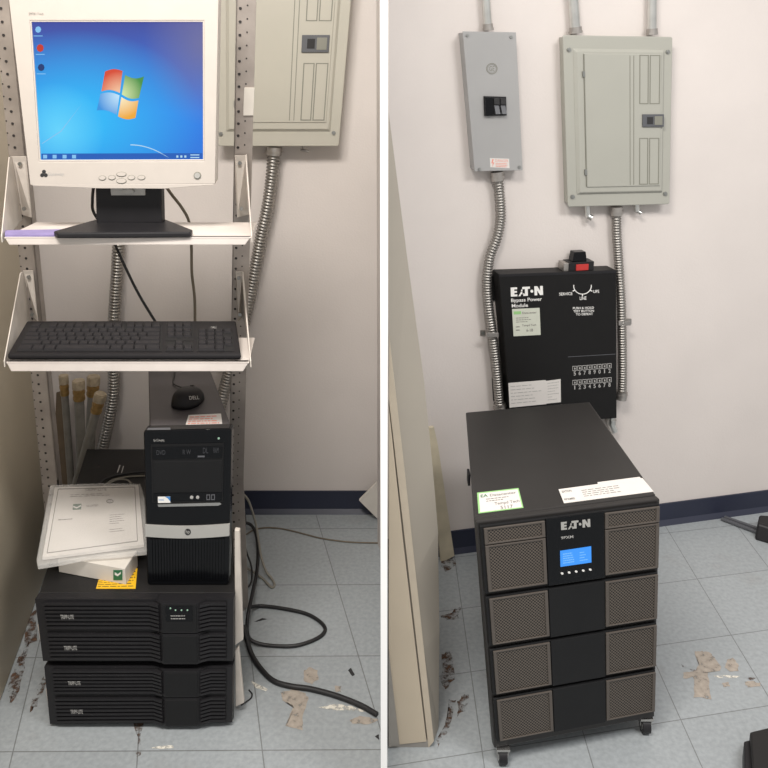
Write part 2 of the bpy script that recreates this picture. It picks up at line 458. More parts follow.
blotch([(318, 707), (335, 704), (352, 706), (366, 712), (350, 710), (330, 710)], 'pale', jit=.6, seed=5)
blotch([(250, 680), (258, 684), (268, 689), (266, 691), (256, 688)], 'pale', jit=.3, seed=6)
blotch([(150, 748), (160, 746), (172, 745), (174, 748), (160, 749)], 'pale', jit=.3, seed=7)
blotch([(134, 722), (144, 722), (141, 738), (142, 754), (136, 758), (138, 740)], 'rust', jit=1.2, seed=8)
blotch([(16, 664), (24, 650), (30, 640), (26, 660), (20, 690), (10, 706), (8, 690)], 'rust', jit=1.5, seed=9)
blotch([(34, 690), (44, 676), (46, 684), (36, 706), (30, 712)], 'rust', jit=1.2, seed=10)
blotch([(24, 620), (38, 608), (36, 640), (26, 648)], 'rust', jit=1.2, seed=11)
blotch([(254, 622), (262, 618), (268, 619), (260, 621)], 'ink', jit=.3, seed=12)
blotch([(348, 670), (351, 668), (355, 675), (352, 676)], 'ink', jit=.3, seed=13)
blotch([(375, 736), (379, 734), (379, 740)], 'ink', jit=.4, seed=14)
for sd, P in enumerate(([(694, 651), (702, 651), (709, 652), (716, 659), (722, 667), (720, 671), (708, 672), (709, 686), (711, 700), (702, 697), (694, 698), (695, 680), (693, 677), (684, 679), (683, 673), (696, 670), (699, 663)],
                        [(725, 667), (727, 660), (733, 658), (738, 664), (739, 671), (730, 672)],
                        [(744, 682), (752, 681), (760, 683), (760, 686), (748, 687)])):
    blotch(P, 'stainbrown', seed=20 + sd)
blotch([(681, 664), (688, 667), (697, 671), (690, 670), (683, 667)], 'rust', jit=.4, seed=24)
blotch([(712, 676), (724, 675), (740, 676), (736, 678), (720, 678)], 'pale', jit=.5, seed=25)
blotch([(741, 673), (748, 677), (756, 678), (752, 680), (745, 678)], 'rust', jit=.4, seed=26)
blotch([(722, 683), (728, 682), (730, 686), (724, 687)], 'stainbrown', jit=.5, seed=27)
for sd, P in enumerate(([(440, 616), (450, 613), (460, 606), (459, 618), (447, 620)], [(443, 655), (450, 650), (456, 676), (446, 690), (441, 684)],
                        [(458, 702), (464, 694), (470, 696), (464, 712), (458, 716)], [(441, 560), (452, 556), (456, 566), (444, 572)],
                        [(436, 740), (446, 722), (450, 700), (456, 700), (450, 726), (438, 748)])):
    blotch(P, 'rust', jit=1.4, seed=30 + sd)

# ================================================================== LEFT BAY
SF = yplane(1.62)          # front edge of the rack shelves
RP = Plane((0, 1.80, 1.50), (0, -1.17, -.25))   # rack uprights, the rack leans a little towards the room
# ---- tall cabinet at the far left
A, B2 = G(34, 607), G(8, 680)
cb = thing('cabinet', 'tall olive beige cabinet side at the far left beside the equipment rack', 'cabinet', (-1.25, 1.75, 0))
d = (A - B2).normalized()
f0 = B2 - d * .45; f1 = A + d * ((2.28 - A.y) / d.y); w = V((-.5, 0, 0))
mb = MB(); mb.hexa([f0, f1, f1 + w, f0 + w], [p + V((0, 0, 2.25)) for p in (f0, f1, f1 + w, f0 + w)]); mb.build('body', 'cabL', cb, .004)
mb = MB(); mb.hexa([f0 + V((.003, -.02, .07)), f0 + V((.003, -.02, 2.22)), f0 + w + V((0, -.02, 2.22)), f0 + w + V((0, -.02, .07))], [f0 + V((.003, .0, .07)), f0 + V((.003, .0, 2.22)), f0 + w + V((0, .0, 2.22)), f0 + w + V((0, .0, .07))])
mb.build('door', 'cabL', cb, .003)

# ---- equipment rack: two perforated uprights, two shelves, lower brackets
zS1 = SF.at(128, 237).z; zS2 = SF.at(128, 362).z
rk = thing('equipment_rack', 'perforated steel equipment rack with two white shelves against the left wall', 'rack', (RP.at(150, 400).x, 1.8, 0))
def upright(tl, tr, bl, br, holes_u, inner):
    T0, T1, B0, B1 = (RP.at(*p) for p in (tl, tr, bl, br))
    zt = T0.z + .25; zb_ = (B0.z + B1.z) / 2
    def pt(u, z, off):
        k = (T0.z - max(z, zb_)) / (T0.z - zb_)
        L_ = T0 + (B0 - T0) * k; R_ = T1 + (B1 - T1) * k
        p = L_ + (R_ - L_) * u; return V((p.x, p.y - off, z))
    m = MB(); th = .003; fd = .025; lv = (zt, zb_, .01)
    su = 1.0 if inner > 0 else 0.0       # flange that returns towards the wall on the inner edge
    e = .003 / (T1 - T0).length * (1 if su == 0 else -1)
    for za, zc in zip(lv, lv[1:]):
        m.hexa([pt(0, za, 0), pt(1, za, 0), pt(1, zc, 0), pt(0, zc, 0)], [pt(0, za, -th), pt(1, za, -th), pt(1, zc, -th), pt(0, zc, -th)])
        m.hexa([pt(su, za, 0), pt(su + e, za, 0), pt(su + e, zc, 0), pt(su, zc, 0)], [pt(su, za, -fd), pt(su + e, za, -fd), pt(su + e, zc, -fd), pt(su, zc, -fd)])
    m.mi = 1; n = 64
    for i in range(n):
        z = .12 + i * (zt - .15) / n
        c = pt(holes_u, z, .0006); r = .0034
        m.add([c + V((r * math.cos(a * PI / 4), 0, r * math.sin(a * PI / 4))) for a in range(8)], [tuple(range(8))])
        c = pt(holes_u + (.36 if inner < 0 else -.36), z + .006, .0006); r = .002
        m.add([c + V((r * math.cos(a * PI / 3), 0, r * math.sin(a * PI / 3))) for a in range(6)], [tuple(range(6))])
    up = m.build('upright', ['rack', 'hole'], rk)
    m = MB(); c = pt(.5, .006, 0); m.box(c + V((-.02 if inner > 0 else -.012, .03, 0)), (.04, .06, .012)); m.build('foot_plate', 'rack', rk)
    return pt
ptL = upright((-6, 8), (10.5, 8), (41.5, 480), (58, 480), .42, 1)
ptR = upright((236, 8), (256, 8), (229, 480), (243.5, 480), .22, -1)
m = MB(); m.prism(RP, [(244.5, 87.5), (254.5, 87.5), (253.5, 115), (243.5, 115)], .0035); m.build('tag', 'card', rk, label='blank cream sticker on the right upright')

def shelf(zs, y0, y1, xl, xr, brL, brR):
    """white pan shelf: board with a rolled front lip that tapers in at its ends"""
    P = hz(zs)
    fl, fr = SF.at(xl, y0), SF.at(xr, y0)
    fl.z = fr.z = zs
    bl_, br_ = V((fl.x, 1.775, zs)), V((fr.x - .012, 1.775, zs))
    m = MB(); t = V((0, 0, -.004))
    m.hexa([fl, fr, br_, bl_], [fl + t, fr + t, br_ + t, bl_ + t])
    lo0, lo1 = SF.at(xl + 5, y1), SF.at(xr - 6, y1)
    bk = V((0, .012, 0))
    m.hexa([fl, fr, lo1, lo0], [fl + bk, fr + bk, lo1 + bk, lo0 + bk])
    m.hexa([lo0, lo1, lo1 + V((0, .03, 0)), lo0 + V((0, .03, 0))], [p + V((0, 0, .003)) for p in (lo0, lo1, lo1 + V((0, .03, 0)), lo0 + V((0, .03, 0)))])
    sh = m.build('shelf', 'shelf', rk, .002)
    for top0, top1, bot1, front, flange in (brL, brR):
        b = MB(); T = RP.at(*top1) + V((0, -.006, 0)); Bt = RP.at(*bot1) + V((0, -.006, 0)); Fp = SF.at(*front)
        T.z = RP.at(*top1).z; Fp.z = zs + .002; Bt.z = zs
        s = V((.0025 if flange > 0 else -.0025, 0, 0))
        b.hexa([T, T + V((0, -.012, 0)), Fp, V((Fp.x, Fp.y, zs - .012)), V((Bt.x, Bt.y, zs - .012))], [q + s for q in (T, T + V((0, -.012, 0)), Fp, V((Fp.x, Fp.y, zs - .012)), V((Bt.x, Bt.y, zs - .012)))])
        # ear screwed to the upright
        E0 = RP.at(*top0) + V((0, -.006, 0)); E1 = V((E0.x, E0.y, zs)); T2 = V((T.x, T.y, E0.z)); B3 = V((Bt.x, Bt.y, zs))
        b.hexa([E0, T2, B3, E1], [q + V((0, .003, 0)) for q in (E0, T2, B3, E1)])
        bo = b.build('shelf_bracket', 'whitemetal', sh, .0008)
        for k in (.12, .85):
            sc = MB(); c = E0 + (E1 - E0) * k + (T2 - E0) * .45; sc.cyl(c, c + V((0, -.004, 0)), .0045, n=10)
            sc.build('screw', 'screw', sh)
    return sh
shelf(zS1, 237, 245, 4, 251, ((27, 156), (13, 156), (24, 224), (2, 236), -1), ((235, 155), (246.5, 154), (250, 224), (251, 234), 1))
shelf(zS2, 362, 371.5, 6, 249, ((34, 270), (24, 271), (36, 345), (4.5, 360), -1), ((236, 271), (243, 271), (246, 345), (250, 359), 1))
# white lower brackets at the right, beside the power units
m = MB(); LBp = yplane(1.66)
m.prism(LBp, [(234.5, 530), (239.5, 530.5), (243, 640), (235, 645.5)], 0, -.012); m.build('lower_bracket', 'whitemetal', rk, .0015)
m = MB(); m.prism(LBp, [(235, 651), (238.5, 647), (244, 703), (235.5, 707)], 0, -.012); m.build('lower_bracket', 'whitemetal', rk, .0015)

# ---- monitor
MF = yplane(1.665)
mn = thing('computer_monitor', 'cream flat monitor showing a blue desktop, on the upper white shelf', 'monitor', (MF.at(118, 234).x, 1.69, zS1))
BZ = Quad((8.5, -3), (218.5, -3), (215, 184.5), (30, 185.5)); SC = Quad((31, 22), (202.5, 22), (202.8, 159.5), (40.2, 160))
outer = [(10, -3), (217, -3), (218.5, -1.5), (215.2, 181), (213.5, 184), (165, 188.8), (100, 188.5), (33, 185.5), (30, 183), (8.5, -1.5)]
m = MB()
m.prism(MF, outer, -.006, -.03)
cx_, cy_ = 115, 92
m.frustum(MF, [(cx_ + (x - cx_) * .82, cy_ + (y - cy_) * .8) for x, y in outer], [(cx_ + (x - cx_) * .97, cy_ + (y - cy_) * .97) for x, y in outer], -.03, -.075)
m.build('rear_housing', 'cream2', mn, .003)
m = MB()
inn = SC.poly(); rim = [(29.5, 20.3), (204.2, 20.3), (204.5, 161.2), (38.7, 161.8)]
o4 = [(8.5, -3), (218.5, -3), (214.8, 184), (30.3, 185)]
m.ring(MF, o4, rim, 0, -.012)
m.ring(MF, rim, inn, -.001, -.012)
for i in range(4):
    pass
m.prism(MF, [(30.3, 184), (214.8, 184), (213.5, 185), (165, 188.8), (100, 188.5), (33, 186)], 0, -.012)
m.build('bezel', 'cream', mn, .0025)
m = MB(); pts = [MF.at(*p, -.004) for p in SC.poly()]; m.poly(list(reversed(pts)), uvs=list(reversed([(0, 1), (1, 1), (1, 0), (0, 0)])))
scr = m.build('screen', 'screen', mn)
so = -.0034
def scr_poly(name, px, mm, extra=0): 
    return MB().poly([MF.at(*p, so + extra) for p in reversed(px)]).build(name, mm, scr)
def glow_mat(name, c0, c1):
    m = bpy.data.materials.new(name); m.use_nodes = True; nt = m.node_tree; b = nt.nodes['Principled BSDF']; L = nt.links.new
    b.inputs['Base Color'].default_value = (0, 0, 0, 1); uv = nt.nodes.new('ShaderNodeUVMap'); g = nt.nodes.new('ShaderNodeTexGradient'); g.gradient_type = 'SPHERICAL'
    L(uv.outputs[0], g.inputs[0]); r = nt.nodes.new('ShaderNodeValToRGB'); r.color_ramp.elements[0].color = lin(c0); r.color_ramp.elements[1].color = lin(c1)
    L(g.outputs['Fac'], r.inputs[0]); L(r.outputs[0], b.inputs['Emission Color']); b.inputs['Emission Strength'].default_value = .95; return m
M['scr_red'] = glow_mat('pane_red', '#d8401f', '#fbd0a8'); M['scr_green'] = glow_mat('pane_green', '#3d8f3a', '#dff0b0')
M['scr_blue'] = glow_mat('pane_blue', '#2a8fe0', '#c8ecff'); M['scr_yellow'] = glow_mat('pane_yellow', '#f0a828', '#fff6d0')
def pane(tl, tr, br, bl, bt, bb, mm):
    q = Quad(tl, tr, br, bl); n = 8
    top = [q(i / n, 0) for i in range(n + 1)]; bot = [q(i / n, 1) for i in range(n + 1)]
    top = [(x, y + bt * math.sin(PI * i / n)) for i, (x, y) in enumerate(top)]
    bot = [(x, y + bb * math.sin(PI * i / n)) for i, (x, y) in enumerate(bot)]
    px = (top + bot[::-1])[::-1]; cx, cy, rr = 119.5, 94.8, 24
    MB().poly([MF.at(*p, so) for p in px], uvs=[((x - cx) / rr, (y - cy) / rr) for x, y in px]).build('logo_pane', mm, scr)
pane((104.5, 71.5), (122, 71), (119.3, 93), (100.8, 91.5), -2.2, -2.2, 'scr_red')
pane((124.6, 75), (143.5, 76.5), (138.5, 98), (121.3, 94.5), 2.6, 2.4, 'scr_green')
pane((99.8, 94), (119, 95.5), (116.2, 115), (96.2, 110.5), -2.2, -2.0, 'scr_blue')
pane((120.8, 97), (138, 100.5), (135, 118), (117.5, 116.5), 2.4, 2.2, 'scr_yellow')
scr_poly('taskbar', [SC(0.005, .955), SC(.995, .955), SC(.995, .998), SC(.005, .998)], 'scr_bar')
for x, y, c, s in ((37.5, 29.5, 'scr_ic', 3), (39.5, 48, 'scr_icr', 3.6), (40.5, 67.5, 'scr_icd', 3.4)):
    pts = [(x + s * math.cos(k * PI / 4), y + s * 1.1 * math.sin(k * PI / 4)) for k in range(8)]
    scr_poly('desktop_icon', pts, c, .0002)
    scr_poly('icon_caption', [(x - 4.5, y + 6), (x + 4.5, y + 6), (x + 4.5, y + 6.8), (x - 4.5, y + 6.8)], 'scr_ic', .0002)
for x in (44.5, 54, 64, 73.5):
    scr_poly('taskbar_icon', [(x - 2, 155), (x + 2, 155), (x + 2, 158.6), (x - 2, 158.6)], 'scr_ic', .0004)
for x in (177, 181, 185): scr_poly('taskbar_icon', [(x - 1, 155.6), (x + 1, 155.6), (x + 1, 157.8), (x - 1, 157.8)], 'scr_white', .0004)
for y in (154.6, 157.2): scr_poly('clock', [(190, y), (199, y), (199, y + 1), (190, y + 1)], 'scr_white', .0004)
arc = [(130 + 38 * t, 144.5 + 13 * t * t) for t in [i / 10 for i in range(11)]]
scr_poly('light_streak', [(x, y) for x, y in arc] + [(x - .2, y + 1.0 * (1 - .3 * i / 10)) for i, (x, y) in list(enumerate(arc))[::-1]], 'scr_white')
scr_poly('light_streak', [(41, 143.5), (60, 131), (82, 103), (60.6, 131.8), (41.5, 144.2)], 'scr_ic')
m = MB(); text(m, 'EM700 17-inch', MF, ((29, 12.6), (43.5, 12.6), (43.5, 15.2), (29, 15.2)), .0004); m.build('model_print', 'print', mn)
m = MB(); text(m, 'Gateway', MF, ((48, 172.4), (64, 172.2), (64, 176.6), (48, 176.8)), .0004); m.build('maker_print', 'dimwhite', mn)
m = MB()
for a in (90, 210, 330):
    c = (44 + 2.1 * math.cos(math.radians(a)), 174 - 2.3 * math.sin(math.radians(a))); m.disc(MF, c, 2.0, .0006, 0, 10)
m.build('maker_emblem', 'ink', mn)
for x, y, rx_, ry_ in ((102.5, 178, 3.2, 2), (112, 177.6, 3.2, 2), (121.5, 174.3, 4.6, 2), (121.5, 181, 4.6, 2.2), (131.5, 177.6, 3.2, 2), (141.5, 177.6, 3.4, 2)):
    bt = MB(); bt.disc(MF, (x, y), rx_ + .6, .0006, 0, 16, ry_ + .6); bo = bt.build('button', 'groove', mn); bt = MB(); bt.disc(MF, (x, y + -.2), rx_, .0018, 0, 16, ry_); bt.build('button_cap', 'cream', bo)
bt = MB(); bt.disc(MF, (197.5, 175.5), 3.7, .0015, 0, 20, 3.7); bo = bt.build('power_button', 'groove', mn); bt = MB(); bt.disc(MF, (197.5, 175.3), 2.8, .003, 0, 20, 2.8); bt.build('button_cap', 'silver', bo)
# stand
m = MB(); m.prism(MF.shifted(-.045), [(95, 184), (161, 184), (161.8, 224), (96, 224.5)], 0, -.03); m.build('stand_neck', 'blackp', mn, .004)
m = MB(); m.prism(MF.shifted(-.04), [(110, 186), (145, 186), (145, 195.5), (111, 195.5)], 0, -.008); m.disc(MF.shifted(-.036), (128, 191.5), 6, 0, -.01, 16, 3); m.build('hinge_plate', 'silver', mn, .001)
top = [(53.5, 231), (95, 219.5), (163, 218), (192.5, 229.5), (190.5, 232), (57, 233)]
zt = hz(zS1 + .012)
m = MB(); T = [hz(zS1 + .012).at(*p) for p in top]; Bm = [V((p.x, p.y, zS1 + .0005)) for p in T]
m.hexa(T, Bm); m.build('stand_base', 'blackp', mn, .003)
# purple strip lying on the shelf edge
P = hz(zS1 + .001); m = MB(); T = [P.at(*p) for p in [(5, 231.5), (64, 230.5), (89, 234.8), (88, 236), (5, 236.4)]]
m.hexa([q + V((0, 0, .003)) for q in T], [V((q.x, q.y, zS1)) for q in T]); o = m.build('folded_strip', 'purple')
tag(o, 'thin purple strip lying on the front edge of the upper shelf, under the monitor base', 'strip')

# ---- keyboard on the lower shelf
zk = zS2
kf0, kf1 = yplane(1.628).at(7, 354.5), yplane(1.628).at(241, 354.5)
kf0.z = kf1.z = (kf0.z + kf1.z) / 2
nn = V((0, -.20, 1)).normalized()
KP = Plane(kf0, nn)
kb = thing('keyboard', 'full size black keyboard lying on the lower white rack shelf', 'keyboard', (kf0.x * .5 + kf1.x * .5, 1.69, zk))
body = [(27, 320.5), (236, 320.5), (241, 354.5), (7, 354.5)]
m = MB(); T = [KP.at(*p) for p in body]; m.hexa(T, [V((p.x, p.y, zk + .002)) for p in T]); m.build('case', 'keyb', kb, .004)
fr_ = [KP.at(8, 354.5), KP.at(240.5, 354.5)]
KQ = Quad((33, 325), (233, 325), (235, 350.5), (18, 350.5))
def kx(x_top, x_bot, v): return x_top + (x_bot - x_top) * v
wells = [((30.5, 324), (162.5, 324), (162, 351.5), (15.5, 351.5)), ((165.5, 324), (192.8, 324), (193.5, 341), (165.5, 341)), ((165.5, 341.8), (193.5, 341.8), (193.8, 351.5), (165, 351.5)), ((197, 330), (232.5, 330), (234.3, 351.5), (196.5, 351.5))]
for q in wells:
    m = MB(); m.prism(KP, list(q), .0008, -.001); m.build('key_well', 'keydark', kb)
rowv = [(324.6, 328.6), (330.0, 333.4), (334.2, 337.5), (338.2, 341.6), (342.3, 345.8), (346.6, 350.8)]
def key(xa, xb, row, xl_top, xl_bot, xr_top, xr_bot):
    y0, y1 = rowv[row]
    def X(u, y): v = (y - 325) / 25.5; l = kx(xl_top, xl_bot, v); r = kx(xr_top, xr_bot, v); return l + (r - l) * u
    b4 = [(X(xa, y0) + .25, y0), (X(xb, y0) - .25, y0), (X(xb, y1) - .25, y1), (X(xa, y1) + .25, y1)]
    w_ = .9; t4 = [(b4[0][0] + w_, y0 + .15 - .8), (b4[1][0] - w_, y0 + .15 - .8), (b4[2][0] - w_, y1 - 1.5), (b4[3][0] + w_, y1 - 1.5)]
    mk = MB(); mk.hexa([KP.at(*p) for p in [(x, y) for x, y in t4]] if False else [KP.at(*p, .0055) for p in [(x, y + .9) for x, y in t4]], [KP.at(*p, .0005) for p in b4])
    mk.build('key', 'key', kb)
rows = [[1, -1, 1, 1, 1, 1, -.5, 1, 1, 1, 1, -.5, 1, 1, 1, 1], [1] * 13 + [2], [1.5] + [1] * 12 + [1.5], [1.75] + [1] * 11 + [2.25], [2.25] + [1] * 10 + [2.75], [1.5, 1.25, 1.25, 5.75, 1.25, 1.25, 1.25, 1.5]]
for r, ks in enumerate(rows):
    x = 0
    for k in ks:
        if k > 0: key(x / 15, (x + k) / 15, r, 33, 17.5, 161, 160.5)
        x += abs(k)
for r in (0, 1, 2):
    for i in range(3): key(i / 3, (i + 1) / 3, r, 167, 166.5, 191.5, 192.5)
key(1 / 3, 2 / 3, 4, 167, 166.5, 191.5, 192.5)
for i in range(3): key(i / 3, (i + 1) / 3, 5, 167, 166.5, 191.5, 192.5)
for r in (1, 2, 3, 4, 5):
    for i in range(4):
        if i == 3 and r in (2, 3): continue
        if r == 5 and i in (0, 1):
            if i == 0: key(0, .5, r, 198.5, 198, 231.5, 233)
            continue
        if i == 3 and r == 5: continue
        key(i / 4, (i + 1) / 4, r, 198.5, 198, 231.5, 233)
key(.75, 1, 3, 198.5, 198, 231.5, 233)
m = MB(); text(m, 'DELL', KP, ((211, 326.7), (217, 326.7), (217, 328.6), (211, 328.6)), .0006); m.build('maker_print', 'dimwhite', kb)

# ---- two rack power units, one on top of the other
UF = vert(G(50, 723, .012), G(232, 721, .012)); UF = yplane(UF.p.y)
zT = UF.at(134, 599).z
UBK = []
def power_unit(TL, TR, BR, BL, rows_, ztop, zbot, label, first):
    q = Quad(TL, TR, BR, BL)
    t = thing('rackmount_power_unit', label, 'power unit', (UF.at(135, 700).x, UF.p.y + .2, zbot), 'black rack power units')
    fl, fr, bl, br = UF.at(*TL), UF.at(*TR), UF.at(*BL), UF.at(*BR)
    fl.z = fr.z = ztop; bl.z = br.z = zbot
    ZP = hz(ztop)
    if first: bk0, bk1 = ZP.at(87, 449), ZP.at(222, 449); UBK.extend([bk0, bk1])
    else: bk0, bk1 = [V((p.x, p.y, ztop)) for p in UBK]
    lo = V((0, 0, zbot - ztop)); g = V((0, .022, 0))
    m = MB(); m.hexa([fl + g, fr + g, bk1, bk0], [bl + g, br + g, bk1 + lo, bk0 + lo]); ch = m.build('chassis', 'blackm', t, .002)
    if first:
        m = MB(); ZT = hz(ztop + .0006)
        for c in ((98.5, 466), (106, 477)): m.disc(ZT, c, 1.2, .0004, 0, 8)
        m.build('hole', 'hole', ch)
        m = MB(); m.add([ZT.at(*p) for p in ((119.3, 465), (120.6, 465), (118, 472.5), (116.8, 472.5))], [(0, 1, 2, 3)]); m.add([ZT.at(*p) for p in ((123, 466), (124, 466), (122, 473), (121, 473))], [(0, 1, 2, 3)]); m.build('scratch', 'dimwhite', ch)
    for k, (v0, v1, has_disp) in enumerate(rows_):
        R_ = Quad(*q.sub(0, v0, 1, v1))
        m = MB()
        m.prism(UF, R_.sub(0, 0, .615, 1), .0, -.022); m.prism(UF, R_.sub(.845, 0, 1, 1), .0, -.022)
        # bowed centre section
        c0, c1 = .60, .86
        n = 12
        def off(u):
            e = min((u - c0) / (c1 - c0), 1 - (u - c0) / (c1 - c0)); e = max(0, min(1, e / .16)); return .012 * (e * e * (3 - 2 * e))
        us = [c0 + (c1 - c0) * i / n for i in range(n + 1)]
        for a0, a1 in zip(us, us[1:]):
            A0, A1, C1, C0 = [UF.at(*p) for p in R_.sub(a0, .02, a1, .98)]
            nv = UF.n
            m.hexa([A0 + nv * off(a0), A1 + nv * off(a1), C1 + nv * off(a1), C0 + nv * off(a0)], [p - nv * .02 for p in (A0, A1, C1, C0)])
        # slats: rounded ridges that sweep onto the bowed centre
        ns = 7
        for i in range(ns):
            a0, a1 = (i + .22) / ns, (i + .78) / ns
            a0 = .06 + .88 * a0; a1 = .06 + .88 * a1
            m.prism(UF, R_.sub(.045, a0, .575, a1), .006, 0)
            A0, A1, C1, C0 = [UF.at(*p) for p in R_.sub(.575, a0, .628, a1)]; nv = UF.n
            m.hexa([A0 + nv * .006, A1 + nv * .0145, C1 + nv * .0145, C0 + nv * .006], [p for p in (A0, A1, C1, C0)])
            m.prism(UF, R_.sub(.885, a0, .965, a1), .006, 0)
            A0, A1, C1, C0 = [UF.at(*p) for p in R_.sub(.835, a0, .885, a1)]
            m.hexa([A0 + nv * .0145, A1 + nv * .006, C1 + nv * .006, C0 + nv * .0145], [p for p in (A0, A1, C1, C0)])
        bz = m.build('front_bezel', 'blackp', t)
        m = MB(); text(m, 'TRIPP-LITE', UF, R_.sub(.125, .45, .192, .585), .0066, .01); m.build('maker_badge', 'dimwhite', bz)
        m = MB(); s_ = UF.n
        m.prism(UF, R_.sub(.645, .07, .82, .93), .0135, .010); pn = m.build('centre_panel', 'upscentre', bz, .001)
        if has_disp:
            m = MB(); m.prism(UF, R_.sub(.665, .09, .80, .58), .0145, .0135); dp = m.build('status_panel', 'gloss', pn)
            m = MB(); lines(m, UF, Quad(*R_.sub(.69, .36, .775, .54)), 2, .0147, 3, .25, (.8, 1)); m.build('panel_print', 'dimwhite', pn)
            m = MB()
            for u, v in ((.69, .16), (.715, .22), (.745, .22), (.775, .22)): m.disc(UF, R_(u, v), .8, .0152, .0145, 8)
            m.build('status_light', 'led', pn)
    m = MB(); pl = UF.shifted(-.05); e = q(0, .5)
    m.prism(pl, [(e[0] - 1, e[1] - 6), (e[0] + 2, e[1] - 5), (e[0] + 3, e[1] + 7), (e[0] + 1.5, e[1] + 9)], .003, 0); m.build('cable_tag', 'whitemetal', t)
    return t
zM0 = UF.at(134, 660.5).z; zM1 = UF.at(134, 664.5).z
power_unit((35, 599), (233.5, 599), (232.8, 661), (43, 661), ((.0, .5, True), (.5, 1, False)), zT, zM1 + .001, 'upper black power unit of two, its lit status panel under the computer tower', True)
power_unit((44, 665), (232.8, 665), (232, 722.5), (50, 724), ((.03, .5, False), (.5, 1, False)), zM1, .004, 'lower black power unit of two, standing on the floor under its twin', False)

# ---- computer tower standing on the upper power unit
TBp = hz(zT).at(188, 586); TF = yplane(TBp.y)
TQ = Quad((143, 431), (231.5, 429), (228.5, 585.6), (147, 585.6))
pc = thing('computer_tower', 'glossy black computer tower with a silver band standing on the upper power unit', 'computer', (TBp.x, TBp.y + .2, zT))
zTT = TF.at(187, 430).z
m = MB(); m.prism(TF, TQ.rounded(.035, .02), -.002, -.03); m.build('front_bezel', 'gloss', pc, .003)
TTP = hz(zTT - .006)
t4 = [TTP.at(*p) for p in ((147, 429.5), (228.5, 428.5))]
f4 = [TF.at(146.5, 432, -.03), TF.at(229, 431, -.03)]
for p in f4: p.z = zTT - .006
b4 = [TTP.at(148.4, 371), TTP.at(210.5, 371)]
ex = 1.12; b4 = [f4[i] + (b4[i] - f4[i]) * ex for i in (0, 1)]
bt0, bt1 = TF.at(149, 585, -.03), TF.at(226.5, 585, -.03)
bt0.z = bt1.z = zT + .003
m = MB(); dz = V((0, 0, -(zTT - .006) + zT + .003))
m.hexa([f4[0], f4[1], b4[1], b4[0]], [bt0, bt1, V((b4[1].x, b4[1].y, zT + .003)), V((b4[0].x, b4[0].y, zT + .003))]); cs = m.build('case', 'towertop', pc, .002)
m = MB(); m.prism(TF, TQ.sub(.085, .09, .915, .465), -.0005, -.004); m.build('upper_panel', 'upscentre', pc)
m = MB(); m.prism(TF, TQ.sub(.1, .105, .9, .185), .001, -.004); od = m.build('disc_drive', 'gloss', pc, .001)
m = MB(); m.prism(TF, TQ.sub(.62, .165, .70, .175), .0018, .001); m.build('eject_button', 'darkgrey', od)
m = MB(); text(m, 'DVD', TF, TQ.sub(.15, .125, .25, .155), .0012); text(m, 'R W', TF, TQ.sub(.45, .125, .54, .155), .0012); text(m, 'DL', TF, TQ.sub(.68, .115, .74, .15), .0012); text(m, 'RAM', TF, TQ.sub(.80, .115, .86, .15), .0012); m.build('drive_mark', 'faint', od)
m = MB(); m.prism(TF, TQ.sub(.115, .20, .90, .40), .0006, -.004); m.build('bay_cover', 'upscentre', pc, .001)
m = MB(); m.prism(TF, TQ.sub(.10, .405, .9, .455), .0006, -.004); io = m.build('port_strip', 'gloss', pc)
for u in (.55, .62):
    m = MB(); m.disc(TF, TQ(u, .432), 1.7, .0012, 0, 14); m.disc(TF, TQ(u, .432), .8, .002, 0, 10); m.build('audio_jack', 'dimwhite', io)
for u in (.745, .80):
    m = MB(); a = TQ.sub(u - .022, .415, u + .022, .45); b_2 = TQ.sub(u - .013, .42, u + .013, .445); m.ring(TF, a, b_2, .0014, 0); m.build('usb_port', 'darkgrey', io)
m = MB(); m.prism(TF, [TQ(.15, .475), TQ(.88, .468), TQ(.9, .478), TQ(.86, .487), TQ(.16, .49)], .0012, -.002); m.build('chrome_lip', 'chrome', pc)
m = MB(); m.prism(TF, TQ.sub(.155, .425, .30, .465), .001, 0); ib = m.build('processor_sticker', 'white', pc, label='small white and blue sticker')
m = MB(); m.prism(TF, [TQ(.24, .425), TQ(.30, .425), TQ(.30, .455), TQ(.27, .435)], .0014, .001); text(m, 'intel', TF, TQ.sub(.165, .437, .225, .45), .0012); m.build('sticker_print', mat('intel_blue', '#3a7fc0', .5, var=0), ib)
# silver band, slightly bowed
n = 10; up_ = [TQ(i / n, .605 + .012 * math.sin(PI * i / n)) for i in range(n + 1)]; dn = [TQ(i / n, .68 + .014 * math.sin(PI * i / n)) for i in range(n + 1)]
m = MB(); m.prism(TF, up_ + dn[::-1], .002, -.004); bd = m.build('silver_band', 'silver', pc)
lc = TQ(.505, .652)
m = MB(); m.disc(TF, lc, 3.1, .0026, .002, 20, 3.3); m.build('badge', 'ink', bd)
m = MB(); text(m, 'hp', TF, rect(lc[0] - 2, lc[1] - 2.2, lc[0] + 2, lc[1] + 2.2), .0028, .01); m.build('badge_letters', 'silver', bd)
m = MB()
for i in range(26):
    u = .05 + .9 * i / 26; m.prism(TF, TQ.sub(u, .70, u + .024, .965), .0003, -.003)
m.build('lower_grille', 'gloss', pc)
m = MB(); text(m, 'hp Compaq', TF, TQ.sub(.115, .055, .235, .075), -.0012); m.build('model_print', 'dimwhite', pc)
m = MB(); m.disc(TF, TQ(.855, .06), 1.1, -.001, -.002, 8); m.build('power_light', 'led', pc)
ZS = hz(zTT - .0055)
m = MB(); m.add([ZS.at(*p) for p in ((188.5, 415), (221, 413.5), (222.5, 425.5), (185.3, 426))], [(3, 2, 1, 0)]); st = m.build('asset_sticker', 'paper', pc, label='printed white sticker on the top of the tower')
